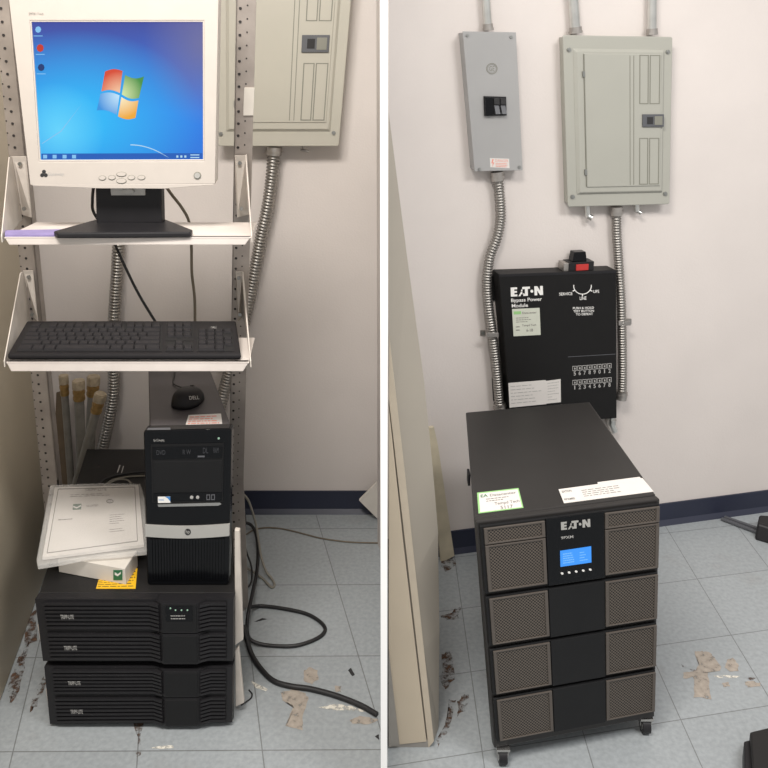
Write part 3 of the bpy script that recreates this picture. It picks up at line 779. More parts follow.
m = MB(); ZS2 = hz(zTT - .0053); lines(m, ZS2, Quad((190, 416), (219, 414.8), (221, 424), (187.5, 424.6)), 4, 0, 5, .4, (.8, 1)); m.build('sticker_print', 'pink', st)
m = MB(); ZB = hz(zTT - .001)
m.add([ZB.at(*p, .001) for p in ((206, 426.5), (226.5, 425.8), (227, 429.5), (206, 430))], [(3, 2, 1, 0)]); m.build('handle_recess', 'silver', pc)
m = MB(); m.add([ZB.at(*p, .001) for p in ((148, 428.3), (170.5, 428), (170.5, 430.2), (147, 430.5))], [(3, 2, 1, 0)]); m.build('top_trim', 'darkgrey', pc)

# ---- mouse on the tower
ZM = hz(zTT - .006); c = ZM.at(188, 402); cw = (ZM.at(203, 402) - ZM.at(173.5, 402)).length / 2; cl = cw * 1.35
ms = thing('computer_mouse', 'black wired mouse sitting on top of the computer tower', 'mouse', c)
m = MB(); n1, n2 = 20, 8; vs = []; fs = []
rot_ = Matrix.Rotation(math.radians(-8), 3, 'Z')
for j in range(n2 + 1):
    ph = j / n2 * PI / 2
    for i in range(n1):
        th = 2 * PI * i / n1; k = math.cos(ph) ** .6
        x = cw * k * math.copysign(abs(math.cos(th)) ** .85, math.cos(th)); y = cl * k * math.copysign(abs(math.sin(th)) ** .85, math.sin(th)); z = .036 * math.sin(ph) * (1 - .25 * y / cl)
        vs.append(c + rot_ @ V((x, y, z + .001)))
for j in range(n2):
    for i in range(n1): fs.append((j * n1 + i, j * n1 + (i + 1) % n1, (j + 1) * n1 + (i + 1) % n1, (j + 1) * n1 + i))
fs.append(tuple(reversed(range(n1)))); m.add(vs, fs, smooth=True); m.build('shell', 'keyb', ms)
m = MB(); p = c + rot_ @ V((0, cl * .62, .024)); m.cyl(p + V((-.004, 0, 0)), p + V((.004, 0, 0)), .008, n=14); m.build('scroll_wheel', 'blackp', ms)
mp_ = Plane(c + V((0, 0, .0385)), (0, -.18, 1)); m = MB(); text(m, 'DELL', mp_, ((189, 396.5), (199, 396), (199.5, 399.5), (189.5, 400)), .001, .01); m.build('maker_print', 'dimwhite', ms)
m = MB(); pth = catmull([c + rot_ @ V((0, cl * .97, .008)), ZM.at(174.8, 386, .004), ZM.at(174, 378, .004), ZM.at(175, 370, .004), ZM.at(172, 366, .004)]); m.tube(pth, .0017, 8); m.build('cable', 'cord', ms)

# ---- document in a plastic sleeve lying on a white box, yellow label under it
zU = zT
bx = thing('small_carton', 'small white carton with a green mark, on the power unit under the bagged papers', 'box', hz(zU).at(110, 560))
BP = Plane(hz(zU).at(59, 567), V((-.28, -1, 0)))
F4 = [BP.at(58, 546), BP.at(126, 556), BP.at(126, 584.5), BP.at(59, 571)]
F4 = [(BP.at(58.5, 548)), (BP.at(126, 560)), None, None]
g0, g1 = hz(zU + .001).at(59, 572), hz(zU + .001).at(126, 584.8); g2 = hz(zU + .001).at(138, 566); hgt = .042
g3 = g0 + (g2 - g1)
m = MB(); upz = V((0, 0, hgt)); m.hexa([g0, g1, g2, g3], [p + upz for p in (g0, g1, g2, g3)]); m.build('carton', 'card', bx, .001)
fp = Plane(g0, (g1 - g0).cross(V((0, 0, 1))))
m = MB(); m.prism(fp, rect(113.5, 570, 122.5, 580), .0008, 0); pr = m.build('green_mark', 'green', bx)
m = MB(); m.prism(fp, [(115, 572), (118, 574), (121, 571.5), (121, 573.5), (118, 576), (115, 574.5)], .0012, .0008); m.build('white_mark', 'white', bx)
yl = MB(); Zy = hz(zU + .0012)
Q4 = ((100, 575), (137.5, 568), (135.5, 588.5), (96, 588.5))
T = [Zy.at(*p) for p in Q4]; yl.hexa(T, [V((p.x, p.y, zU + .0002)) for p in T])
yo = thing('warning_label', 'yellow warning label on the front top edge of the upper power unit', 'label', hz(zU).at(118, 584)); yl.build('label_sheet', 'yellow', yo)
m = MB(); lines(m, hz(zU + .0013), Quad((99, 577), (136, 570), (134.5, 587.5), (97.5, 587.5)), 6, 0, 2, .22, (.9, 1)); m.build('printed_lines', 'ink', yo)

# document: rests on the carton at the front, on the power unit behind
dn0 = hz(zU + .055).at(42, 562); dn1 = hz(zU + .055).at(143, 545); dk0 = hz(zU + .052).at(54, 488); dk1 = hz(zU + .052).at(140, 485)
nrm = (dn1 - dn0).cross(dk0 - dn0).normalized()
DP = Plane(dn0, nrm)
dc = thing('bagged_document', 'white printed document in a clear plastic bag lying on the small carton', 'document', hz(zU).at(95, 520))
bag = [(50, 487), (100, 485), (141, 485.5), (145, 500), (146.5, 540), (147, 553), (120, 556), (90, 558), (60, 564), (38, 567.5), (36.5, 562)]
pg = [(55, 488.5), (138.5, 486.5), (144, 546), (42.5, 559)]
m = MB(); m.prism(DP, pg, .004, -.003); page = m.build('page_stack', 'paper', dc)
m = MB(); PQ = Quad(*pg)
def strip(a, b, w_):
    d0 = (b[0] - a[0], b[1] - a[1]); l = math.hypot(*d0); nx, ny = -d0[1] / l * w_ / 2, d0[0] / l * w_ / 2
    return [(a[0] + nx, a[1] + ny), (b[0] + nx, b[1] + ny), (b[0] - nx, b[1] - ny), (a[0] - nx, a[1] - ny)]
cr = [PQ(.045, .03), PQ(.955, .03), PQ(.94, .93), PQ(.04, .945)]
for a, b in zip(cr, cr[1:] + cr[:1]): m.prism(DP, strip(a, b, .7), .0046, .004)
m.build('printed_frame', 'print', page)
m = MB(); text(m, 'TRIPP-LITE', DP, PQ.sub(.36, .035, .62, .075), .0046, .01)
lines(m, DP, Quad(*PQ.sub(.2, .11, .75, .16)), 2, .0044, 4, .25, (.6, .9)); lines(m, DP, Quad(*PQ.sub(.66, .45, .84, .62)), 5, .0044, 6, .2, (.5, 1)); lines(m, DP, Quad(*PQ.sub(.66, .68, .85, .75)), 2, .0044, 7, .2, (.6, 1)); lines(m, DP, Quad(*PQ.sub(.1, .46, .3, .5)), 1, .0044, 8, .3, (.7, 1))
m.build('printed_text', 'print', page)
m = MB(); m.prism(DP, PQ.sub(.245, .26, .34, .345), .0046, .004); m.build('green_mark', mat('grey_green_ink', '#5b7666', .7, var=0), page)
m = MB(); m.prism(DP, [PQ(.25, .29), PQ(.29, .31), PQ(.335, .28), PQ(.335, .30), PQ(.29, .33), PQ(.25, .31)], .0050, .0046); m.build('white_mark', 'white', page)
m = MB(); text(m, 'UL LISTED', DP, PQ.sub(.40, .285, .53, .315), .0046, .01)
c_ = PQ(.66, .245); m.ring(DP, [(c_[0] + 3.6 * math.cos(a * PI / 8), c_[1] + 2 * math.sin(a * PI / 8)) for a in range(16)], [(c_[0] + 2.9 * math.cos(a * PI / 8), c_[1] + 1.4 * math.sin(a * PI / 8)) for a in range(16)], .0046, .004); text(m, 'UL', DP, rect(c_[0] - 1.8, c_[1] - .9, c_[0] + 1.8, c_[1] + .9), .0046)
m.build('print_marks', 'print', page)
m = MB(); m.prism(DP, bag, .0062, -.006); m.build('plastic_bag', 'plasticbag', dc, .002)

# coiled thin cords on top of the power unit, behind the papers
ZC = hz(zT)
m = MB(); m.tube(catmull([ZC.at(*p, .006) for p in ((99, 486), (106, 481), (116, 477.5), (130, 475), (150, 473), (170, 472))]), .0035, 8); o = m.build('black_cable', 'cord'); tag(o, 'short black cord lying on the power unit, running behind the computer tower', 'cord')
m = MB(); m.tube(catmull([ZC.at(*p, .004) for p in ((104, 487), (112, 481.5), (122, 479), (134, 477.5), (152, 477))]), .0022, 8)
m.tube(catmull([ZC.at(*p, .0085) for p in ((108, 487), (117, 482.5), (127, 482.5), (132, 487))]), .0022, 8); o = m.build('grey_cable', 'greycord'); tag(o, 'coiled pale grey cord on the power unit just behind the bagged document', 'cord')

# ---- four short tubes with brass connectors, leaning in the corner behind the unit
CQ = [((63.5, 377), (68, 425), (74, 520), 3.9), ((78.5, 382), (80, 430), (84, 520), 5.2), ((93.5, 378), (90, 430), (86, 520), 5.4), ((100.5, 395), (88, 440), (77, 482), 5.0)]
lbl = ['leftmost leaning conduit stub, thin with a tilted tan collar', 'conduit stub second from the left, straight with a wide brass collar', 'conduit stub standing rearmost, its brass collar nearest the ribbed conduit', 'frontmost conduit stub, leaning steeply right with the lowest brass collar']
for i, (a, b, c0, r) in enumerate(CQ):
    yp = yplane((2.41, 2.40, 2.455, 2.36)[i])
    A_, B_, C_ = yp.at(*a), yp.at(*b), yp.at(*c0)
    d_ = (C_ - A_).normalized(); rr = r / F * (A_ - EYE).length * .97
    k_ = (A_.z) / -d_.z; foot = A_ + d_ * (k_ - .002)
    t = thing('conduit_stub', lbl[i], 'conduit', (foot.x, foot.y, 0), 'conduit stubs with brass connectors')
    m = MB(); m.cyl(A_ + d_ * .05, foot, rr * .86); m.build('tube', 'pvc', t)
    m = MB(); m.cyl(A_ + d_ * .02, A_ + d_ * .062, rr * 1.0); m.cyl(A_ + d_ * .03, A_ + d_ * .038, rr * 1.1); m.cyl(A_ + d_ * .05, A_ + d_ * .058, rr * 1.08); m.build('brass_connector', 'brass', t, .001)
    m = MB(); m.cyl(A_ - d_ * .002, A_ + d_ * .022, rr * 1.22, n=8); m.cyl(A_ - d_ * .006, A_ - d_ * .001, rr * 1.05, n=16); m.build('lock_nut', 'capcream', t, .001)
# brown sheet behind the left upright
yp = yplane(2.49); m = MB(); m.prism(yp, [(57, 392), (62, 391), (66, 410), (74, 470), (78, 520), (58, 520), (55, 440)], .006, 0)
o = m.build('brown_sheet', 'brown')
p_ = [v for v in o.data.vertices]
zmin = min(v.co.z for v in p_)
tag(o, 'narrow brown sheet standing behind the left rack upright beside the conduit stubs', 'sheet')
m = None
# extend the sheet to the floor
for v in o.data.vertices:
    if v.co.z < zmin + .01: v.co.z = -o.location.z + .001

# ---- panel on the left wall, with its ribbed conduit
PF = WL.shifted(.075)
bp_ = thing('breaker_box', 'grey breaker panel half hidden behind the rack, on the left wall', 'breaker panel', WL.at(278, 146), 'grey breaker panels')
PQ2 = Quad((213, -62), (356.5, -62), (338.8, 146.3), (215.5, 146.3))
def breaker_panel(t, PFp, depth, q, m_, latch, low=None):
    m = MB()
    # box behind, a little smaller than the cover
    bq = q.sub(.02, .01, .98, .985)
    m.prism(PFp, bq, -.006, -depth); m.build('enclosure_box', m_, t, .002)
    m = MB(); m.prism(PFp, q.rounded(.02, .012), 0, -.006); cv = m.build('cover_plate', m_, t, .0025)
    o1 = q.sub(.085, .075, .925, .93); i1 = q.sub(.115, .095, .905, .915)
    m = MB(); n4 = [PFp.at(*p) for p in o1]; i4 = [PFp.at(*p) for p in i1]
    m.hexa([p + PFp.n * .008 for p in i4], n4); m.build('raised_frame', m_, t, .002)
    d4 = q.sub(.175, .105, .885, .885); m = MB(); m.prism(PFp, d4, .011, .007); dr = m.build('door', m_, t, .002)
    m = MB(); m.prism(PFp, q.sub(.59, .115, .596, .875), .0116, .011); m.prism(PFp, q.sub(.625, .115, .631, .875), .0116, .011)
    for v0, v1 in ((.11, .40), (.60, .875)):
        for u0, u1 in ((.68, .765), (.775, .87)):
            a = q.sub(u0, v0, u1, v1); b = q.sub(u0 + .008, v0 + .005, u1 - .008, v1 - .005); m.ring(PFp, a, b, .0118, .011)
    m.build('pressed_rib', 'groove', dr)
    m = MB(); m.prism(PFp, q.sub(.17, .11, .178, .88), .0113, .006); m.build('hinge_gap', 'groove', dr)
    for v in (.23, .80):
        m = MB(); m.prism(PFp, q.sub(.155, v - .02, .175, v + .012), .014, .008); m.build('hinge', 'screw', dr)
    m = MB(); m.prism(PFp, q.sub(*latch), .016, .011); lt = m.build('latch', 'darkgrey', dr, .0015)
    u0, v0, u1, v1 = latch; w_ = u1 - u0; h_ = v1 - v0
    m = MB(); m.prism(PFp, q.sub(u0 + w_ * .2, v0 + h_ * .22, u0 + w_ * .48, v0 + h_ * .78), .0168, .016); m.build('latch_recess', 'ink', lt)
    m = MB(); m.prism(PFp, q.sub(u0 + w_ * .55, v0 + h_ * .15, u0 + w_ * .92, v0 + h_ * .85), .0175, .016); m.build('latch_slide', 'groove', lt, .001)
    for u, v in ((.05, .085), (.955, .09), (.045, .94), (.95, .935)):
        s = MB(); s.disc(PFp, q(u, v), 2.0, .004, 0, 14); s.disc(PFp, q(u, v), 1.2, .0055, 0, 10); s.build('cover_screw', 'screw', t)
breaker_panel(bp_, PF, .0745, PQ2, 'panel', (.66, .466, .865, .55))

def conduit(name, path_px, planes, rpx, label, group, pitch=.0085, fit=None):
    pts = []
    for (x, y), pl in zip(path_px, planes): pts.append(pl.at(x, y))
    path = catmull(pts, 10)
    r = rpx / F * (pts[0] - EYE).length
    t = thing(name, label, 'conduit', pts[-1], group)
    ribbed(path, r, pitch).build('ribbed_tube', 'flex', t)
    for i in (fit or ()):
        a, b = (path[0], path[3]) if i == 0 else (path[-1], path[-4])
        d_ = (b - a).normalized()
        m = MB(); m.cyl(a - d_ * .004, a + d_ * .022, r * 1.18, n=16); m.cyl(a + d_ * .008, a + d_ * .014, r * 1.32, n=8); m.build('connector', 'steel', t, .001)
    return t, path, r
WLc = WL.shifted(.04)
pp = [(274, 148), (272.3, 172), (268, 205), (261, 238), (254.5, 273), (247, 310), (237, 345), (226.5, 382), (219, 410), (208, 440), (204, 470), (201, 498), (200, 519)]
conduit('flexible_conduit', pp, [WLc] * len(pp), 6.6, 'ribbed steel conduit running down left from the half hidden panel', 'ribbed steel conduits', .0105, fit=(0,))
pp = [(119, 150), (119, 225), (117.6, 262), (114.5, 310), (113, 345), (113.8, 373), (113, 397), (108.5, 422), (103, 446), (96, 475), (91, 500), (89, 519)]
conduit('flexible_conduit', pp, [WLc] * len(pp), 6.2, 'ribbed steel conduit behind the keyboard shelf, beside the conduit stubs', 'ribbed steel conduits', .0105)
m = MB(); c = WLc.at(303, 148.5); m.cyl(PF.at(302, 143, -.03), PF.at(303, 150, -.03), .006, n=10); m.cyl(PF.at(299.5, 151, -.03), PF.at(308, 152.5, -.03), .004, n=8); m.build('grounding_lug', 'steel', bp_)

# ---- cables
def cable(name, pts, r, mm, label, cat='cable'):
    m = MB(); m.tube(catmull(pts, 10), r, 8); return tag(m.build(name, mm), label, cat)
cable('black_cable', [yplane(1.76).at(93.5, 187), yplane(1.80).at(92.5, 200), yplane(1.83).at(94.5, 214), yplane(1.86).at(112, 238), yplane(1.88).at(121, 258), yplane(1.88).at(137, 291), yplane(1.87).at(153, 318), yplane(1.84).at(166, 338)], .0034, 'cord', 'thin black cable sagging diagonally from the monitor to the lower shelf')
cable('grey_cable', [yplane(1.75).at(164, 184), yplane(1.80).at(172, 195), yplane(1.82).at(182, 208), yplane(1.84).at(189, 222), yplane(1.85).at(191.3, 245), yplane(1.85).at(191.8, 272), yplane(1.85).at(194.6, 298), yplane(1.84).at(195, 325)], .0035, 'tancord', 'thin brown grey cable dropping from the monitor past the right of the shelf')
def fcable(name, px, r, mm, label, zs=None, n=10):
    pts = []
    for i, (x, y) in enumerate(px):
        z = (zs[i] if zs else 0) + r; pts.append(G(x, y, z))
    return cable(name, pts, r, mm, label, 'cord')
fcable('power_cable', [(250, 607), (256, 606.3), (262, 606), (280, 608), (304, 613), (318, 620), (325, 628), (322, 635), (310, 641.5), (292, 646), (266, 645), (251, 640), (247, 630), (248, 615), (251, 600), (254, 586), (257, 570), (258, 550), (256, 534), (251, 525), (243, 522)], .0052, 'cord', 'black power cord making a wide loop on the floor right of the rack',
       [.02, .006, 0, 0, 0, 0, 0, 0, 0, 0, 0, .01, .02, .05, .06, .05, .03, .01, .01, .02, .03])
fcable('power_cable', [(243.5, 626), (247, 640), (252, 655), (262, 670), (274, 681), (290, 686), (311, 689), (337, 696), (360, 705), (377, 714.5)], .0066, 'cord', 'thick black cord curving across the floor towards the divider, nearest the front',
       [.04, .024, .008, 0, 0, 0, 0, 0, 0, 0])
fcable('grey_cable', [(236, 538), (244, 535.5), (254, 530), (266, 527.6), (280, 528.5), (292.5, 531), (308, 535), (322.5, 538.5), (349, 542), (378, 543)], .0026, 'tancord', 'thin brown grey cord lying straight across the floor below the baseboard')
fcable('grey_cable', [(242, 493), (248, 500), (252.5, 512), (256, 525), (258.5, 540), (261, 556), (266, 571), (272, 579), (274.5, 585), (271, 587), (262, 578), (250, 570), (240, 566)], .0038, 'greycord', 'grey cord hanging beside the right upright and hooking back near the floor',
       [.25, .22, .17, .12, .08, .04, .02, 0, 0, 0, 0, .01, .02])
fcable('black_cable', [(243, 505), (245.5, 520), (244, 535), (246, 550), (251, 565), (252, 578), (249, 586), (243, 587), (238, 580)], .0028, 'cord', 'thin black cord dangling in a loop right beside the right rack upright',
       [.2, .15, .1, .07, .04, .02, .01, .01, .02])
fcable('black_cable', [(241, 705), (246, 702), (251, 698), (252, 694), (249, 690)], .0018, 'cord', 'short curly black cord end beside the lowest white bracket')
# white board leaning in the corner
YB = yplane(YL - .06); m = MB()
pz = [(359, 500.6), (380.2, 479), (381.8, 478), (381.8, 518), (377, 518.5)]
T = [YB.at(*p) for p in pz]; zmn = min(p.z for p in T)
m.hexa(T, [p + V((0, .012, 0)) for p in T]); o = m.build('white_board', 'card', bevel=.001)
o.location.z = o.location.z - min((o.matrix_world @ v.co).z for v in o.data.vertices) + 0 if False else o.location.z
tag(o, 'corner of a white board standing tilted on the floor by the divider', 'board')

# ================================================================== RIGHT BAY
# ---- beige panel leaning against the divider
bpn = thing('office_partition', 'tall beige partition panel leaning on the white divider left of the black tower', 'partition panel', (.06, 1.60, 0))
FA, FB = yplane(G(430, 748).y), yplane(G(439, 728).y)
fz = lambda p: V((p.x, p.y, max(p.z, .0)))
xd = .0095
def wedge(name, plf, plb, fpx, bpx, mm, par, bev=.002):
    m = MB(); m.hexa([plf.at(*p) for p in fpx], [plb.at(*p) for p in bpx]); return m.build(name, mm, par, bev)
X0 = 388.6
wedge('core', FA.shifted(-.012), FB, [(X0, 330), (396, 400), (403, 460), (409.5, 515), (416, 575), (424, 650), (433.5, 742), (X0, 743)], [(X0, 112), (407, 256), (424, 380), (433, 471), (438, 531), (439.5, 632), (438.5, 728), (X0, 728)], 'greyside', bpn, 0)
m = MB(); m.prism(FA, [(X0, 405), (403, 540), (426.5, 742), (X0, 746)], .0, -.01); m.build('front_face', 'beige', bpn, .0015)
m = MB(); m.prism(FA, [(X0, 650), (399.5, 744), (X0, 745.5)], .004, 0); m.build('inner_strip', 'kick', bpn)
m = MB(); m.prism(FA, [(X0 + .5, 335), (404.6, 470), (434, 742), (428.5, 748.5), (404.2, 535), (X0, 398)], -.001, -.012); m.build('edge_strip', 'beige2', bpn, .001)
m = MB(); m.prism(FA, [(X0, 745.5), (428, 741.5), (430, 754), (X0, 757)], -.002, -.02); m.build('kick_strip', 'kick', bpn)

# ---- tan board leaning on the right wall
TB = WR.shifted(.04); m = MB(); pz = [(428, 428), (434, 427), (438, 445), (454.5, 556), (441, 563)]
T = [TB.at(*p) for p in pz]; m.hexa(T, [p - WR.n * .012 for p in T]); o = m.build('tan_board', 'tan', bevel=.001)
tag(o, 'narrow stained tan board leaning on the wall between the beige panel and the tower', 'board')

# ---- grey enclosure with breakers
GF = WR.shifted(.045)
ge = thing('breaker_enclosure', 'narrow grey breaker enclosure hung crooked on the right wall', 'breaker enclosure', WR.at(498, 171))
GQ = Quad((462.7, 31.3), (516, 32.3), (522.7, 170.3), (474.7, 171.3))
m = MB(); m.prism(GF, GQ.sub(.015, .008, .985, .992), -.003, -.0445); m.build('enclosure_box', 'gebox', ge, .001)
m = MB(); m.prism(GF, GQ.poly(), 0, -.003); m.build('cover_plate', 'gebox', ge, .0008)
for u, v in ((.08, .03), (.9, .035), (.10, .985), (.93, .975)):
    s = MB(); s.disc(GF, GQ(u, v), 1.5, .003, 0, 12); s.build('cover_screw', 'screw', ge)
c_ = GQ(.5, .265)
m = MB(); ci = lambda r: [(c_[0] + r * math.cos(a * PI / 12), c_[1] + r * math.sin(a * PI / 12)) for a in range(24)]
m.ring(GF, ci(5.6), ci(5.0), .0008, 0); m.ring(GF, ci(4.4), ci(4.1), .0008, 0); text(m, 'GE', GF, rect(c_[0] - 2.6, c_[1] - 2.6, c_[0] + 2.6, c_[1] + 2.6), .0006); m.build('round_emblem', 'groove', ge)
BQ = Quad((483.3, 96), (505.8, 96.7), (506.3, 115.5), (484, 116))
m = MB(); m.prism(GF, BQ.poly(), .004, 0); bk = m.build('breaker', 'blackp', ge, .001)
m = MB(); m.prism(GF, BQ.sub(.02, .05, .36, .98), .012, .004); m.build('breaker_side', 'gloss', bk, .001)
for u in (.42, .71):
    m = MB(); m.prism(GF, BQ.sub(u, .08, u + .25, .42), .010, .004); m.build('breaker_body', 'ink', bk, .001)
    m = MB(); A4 = [GF.at(*p) for p in BQ.sub(u + .02, .45, u + .23, .9)]
    m.hexa([A4[0] + GF.n * .006, A4[1] + GF.n * .006, A4[2] + GF.n * .018, A4[3] + GF.n * .018], [p + GF.n * .004 for p in A4]); m.build('toggle', 'darkgrey', bk, .001)
LQ = Quad((489.8, 158), (509, 158.8), (509.5, 168.3), (490.3, 167.3))
m = MB(); m.prism(GF, LQ.poly(), .0008, 0); lb = m.build('warning_label', 'paper', ge, label='small white label with red print')
m = MB(); text(m, 'DANGER', GF, LQ.sub(.28, .08, .95, .38), .001); lines(m, GF, Quad(*LQ.sub(.28, .45, .95, .95)), 3, .001, 9, .45, (.8, 1)); m.prism(GF, [LQ(.12, .1), LQ(.2, .1), LQ(.14, .45), LQ(.22, .45), LQ(.1, .95), LQ(.13, .55), LQ(.06, .55)], .0012, .0008); m.build('label_print', 'pink', lb)

# ---- breaker panel
WC = WR.shifted(.022)
BF = WR.shifted(.042)
bp2 = thing('breaker_box', 'grey breaker panel with its door and latch in full view on the right wall', 'breaker panel', WR.at(618, 206), 'grey breaker panels')
BQ2 = Quad((562.8, 35), (672.7, 36.8), (669.7, 204.3), (568, 207))
breaker_panel(bp2, BF, .0415, BQ2, 'panelR', (.705, .46, .905, .535))
for x, y, s_ in ((587, 213, 1), (636, 208, 0)):
    a = WC.at(x, y - 8); b = WC.at(x + 1, y + 3)
    m = MB(); m.cyl(a, b, .009, n=12); m.cyl(b, b + V((.012, -.004, -.006)), .0095 if s_ else .006, n=10); m.build('cable_clamp', 'emt', bp2, .001)

# ---- straight conduits above
def straight(t0, b0, rpx, label):
    a, b = WC.at(*t0), WC.at(*b0); d_ = (a - b).normalized(); r = rpx / F * (b - EYE).length
    t = thing('straight_conduit', label, 'conduit', b, 'straight steel conduits')
    m = MB(); m.cyl(b + d_ * .004, b + d_ * .6, r, n=20); m.build('tube', 'emt', t)
    m = MB(); m.cyl(b, b + d_ * .018, r * 1.22, n=18); m.cyl(b + d_ * .001, b + d_ * .007, r * 1.38, n=8); m.build('connector', 'steel', t, .001)
straight((486.7, 8), (488.3, 30.5), 4.0, 'straight steel conduit rising from the narrow breaker enclosure')
straight((574, 8), (575.8, 33.5), 4.9, 'straight steel conduit rising from the left of the full breaker panel')
straight((652.3, 8), (652, 35), 4.2, 'straight steel conduit rising from the right of the full breaker panel')

# ---- ribbed conduits down to the bypass box
W2 = WR.shifted(.026)
pp = [(497, 173), (499.6, 196), (500.6, 218), (497, 238), (490, 257), (487, 280), (488.2, 306), (492, 333), (496, 366), (498.7, 395), (500, 410)]
pl_ = [WC, WC, WC, W2, W2, W2, W2, W2, W2, W2, W2]
_, pth, r_ = conduit('flexible_conduit', pp, pl_, 5.4, 'ribbed conduit from the narrow enclosure down the left of the bypass box', 'ribbed steel conduits', fit=(0, 10))
pp = [(616.5, 208), (616.6, 232), (618.6, 262), (621, 300), (622, 340), (622.4, 370), (622, 390), (621, 398)]
conduit('flexible_conduit', pp, [WC, WC, WC] + [W2.shifted(.01)] * 5, 4.8, 'ribbed conduit from the full panel down the right of the bypass box', 'ribbed steel conduits', fit=(0, 10))
for (x, y), sd, lab in (((490, 332.5), -1, 'small steel pipe strap on the left ribbed conduit beside the bypass box'), ((621, 321), 1, 'small steel pipe strap on the right ribbed conduit beside the bypass box')):
    t = thing('pipe_strap', lab, 'strap', WR.at(x + 6 * sd, y + 3), 'pipe straps on the right wall')
    q = rect(x + 5 * sd, y - 2.6, x + 10 * sd, y + 2.6) if sd > 0 else rect(x - 10, y - 2.6, x - 5, y + 2.6)
    m = MB(); m.prism(WR, q, .004, .0002); m.prism(W2, rect(x - 6, y - 2.2, x + 6, y + 2.2), .024, .020); m.build('strap', 'steel', t, .001)
    m = MB(); m.disc(WR, (x + 7.5 * sd, y), 1.5, .008, .004, 10); m.build('screw', 'screw', t)

# ---- bypass power module
M['bypass'] = mat('bypass_black_enamel', '#161515', .5, var=.06, spec=.25)
EF = WR.shifted(.06)
by = thing('bypass_module', 'black bypass power module box with white lettering on the right wall', 'bypass module', WR.at(560, 425))
EQ = Quad((498.7, 274.3), (616.3, 270.2), (616.8, 418.3), (512, 425.5))
m = MB(); m.prism(EF, EQ.poly(), 0, -.058); m.build('enclosure_box', 'bypass', by, .002)
tq = Quad((498.7, 274.3), (616.3, 270.2), (616.3, 273), (498.9, 277))
m = MB(); m.prism(EF, tq.poly(), .0012, 0); m.build('top_edge', 'blackp', by, .0006)
EB = WR.shifted(.001)
for q in ([(490.5, 276), (501, 275), (502, 300), (491.5, 300.5)], [(491.5, 377.5), (506, 377), (508, 399.5), (493, 400.5)]):
    m = MB(); m.prism(EB, q, .004, 0); m.build('mounting_ear', 'blackm', by, .001)
eo = .0008
def eaton(mb, pl, q, off):
    """block letters E A T dot N with the cut strokes of the badge"""
    P = lambda pts: mb.prism(pl, [q(*p) for p in pts], off, off - .0006)
    P([(0, 0), (.20, 0), (.20, .22), (.11, .22), (.11, .40), (.19, .40), (.19, .60), (.11, .60), (.11, .78), (.20, .78), (.20, 1), (0, 1)])
    P([(.235, 1), (.315, .55), (.36, .55), (.36, .80), (.315, .80), (.30, 1)]); P([(.33, .28), (.365, .28), (.365, .48), (.315, .48)]); P([(.385, .70), (.42, .70), (.45, 1), (.385, 1)])
    P([(.36, 0), (.60, 0), (.60, .24), (.53, .24), (.53, 1), (.44, 1), (.44, .24), (.36, .24)])
    P([(.655 + .045 * math.cos(a * PI / 6), .52 + .17 * math.sin(a * PI / 6)) for a in range(12)])
    P([(.735, 0), (.83, 0), (.915, .52), (.915, 0), (1, 0), (1, 1), (.905, 1), (.82, .48), (.82, 1), (.735, 1)])
m = MB(); eaton(m, EF, Quad((510.5, 287.5), (542.6, 285.8), (543, 294.8), (510.8, 296.6)), .0012)
text(m, 'Bypass Power', EF, Quad((511, 298.6), (541.8, 297), (542, 301.8), (511.2, 303.2)), eo, .012); text(m, 'Module', EF, Quad((511.6, 304), (527.8, 303.2), (528, 306.8), (511.8, 307.6)), eo, .012); m.build('white_lettering', 'white', by)
m = MB()
text(m, 'SERVICE', EF, Quad((559, 292.6), (572.2, 292), (572.3, 295), (559.2, 295.5)), eo, .012); text(m, 'LINE', EF, Quad((579.6, 296.6), (586.2, 296.3), (586.3, 299.6), (579.7, 299.9)), eo, .012); text(m, 'UPS', EF, Quad((593, 290), (599, 289.7), (599.1, 292.8), (593.1, 293.1)), eo, .012)
m.build('dial_lettering', 'white', by); m = MB()
n = 18; cx0, cy0, r0 = 582.4, 286, 9.2
for i in range(n):
    a0, a1 = math.radians(-8 + i * (196 / n)), math.radians(-8 + (i + 1) * (196 / n))
    m.prism(EF, [(cx0 + r0 * math.cos(a0), cy0 + r0 * .92 * math.sin(a0)), (cx0 + r0 * math.cos(a1), cy0 + r0 * .92 * math.sin(a1)), (cx0 + (r0 - .8) * math.cos(a1), cy0 + (r0 - .8) * .92 * math.sin(a1)), (cx0 + (r0 - .8) * math.cos(a0), cy0 + (r0 - .8) * .92 * math.sin(a0))], eo, 0)
for a in (30, 90, 150):
    a = math.radians(a); c0 = (cx0 + r0 * math.cos(a), cy0 + r0 * .92 * math.sin(a)); c1 = (cx0 + (r0 + 2) * math.cos(a), cy0 + (r0 + 2) * .92 * math.sin(a)); m.prism(EF, strip(c0, c1, 1), eo, 0)
m.build('dial_scale', 'white', by); m = MB()
for k, s_ in enumerate(('PUSH & HOLD', 'TEST BUTTON', 'TO DEFEAT')):
    y = 306.7 + 3.1 * k; x0 = 572.8 + .5 * k + (2 if k == 2 else 0); x1 = 593.8 - (1 if k == 2 else 0)
    text(m, s_, EF, Quad((x0, y + .3), (x1, y - .3), (x1, y + 2), (x0, y + 2.6)), eo, .014)
m.build('instruction_lettering', 'white', by)
SQ = Quad((512, 309), (539.5, 307.8), (540.6, 334.8), (513.5, 336.2))
m = MB(); m.prism(EF, SQ.poly(), .0008, 0); sk = m.build('service_sticker', 'greenpale', by, label='pale green service sticker with handwriting')
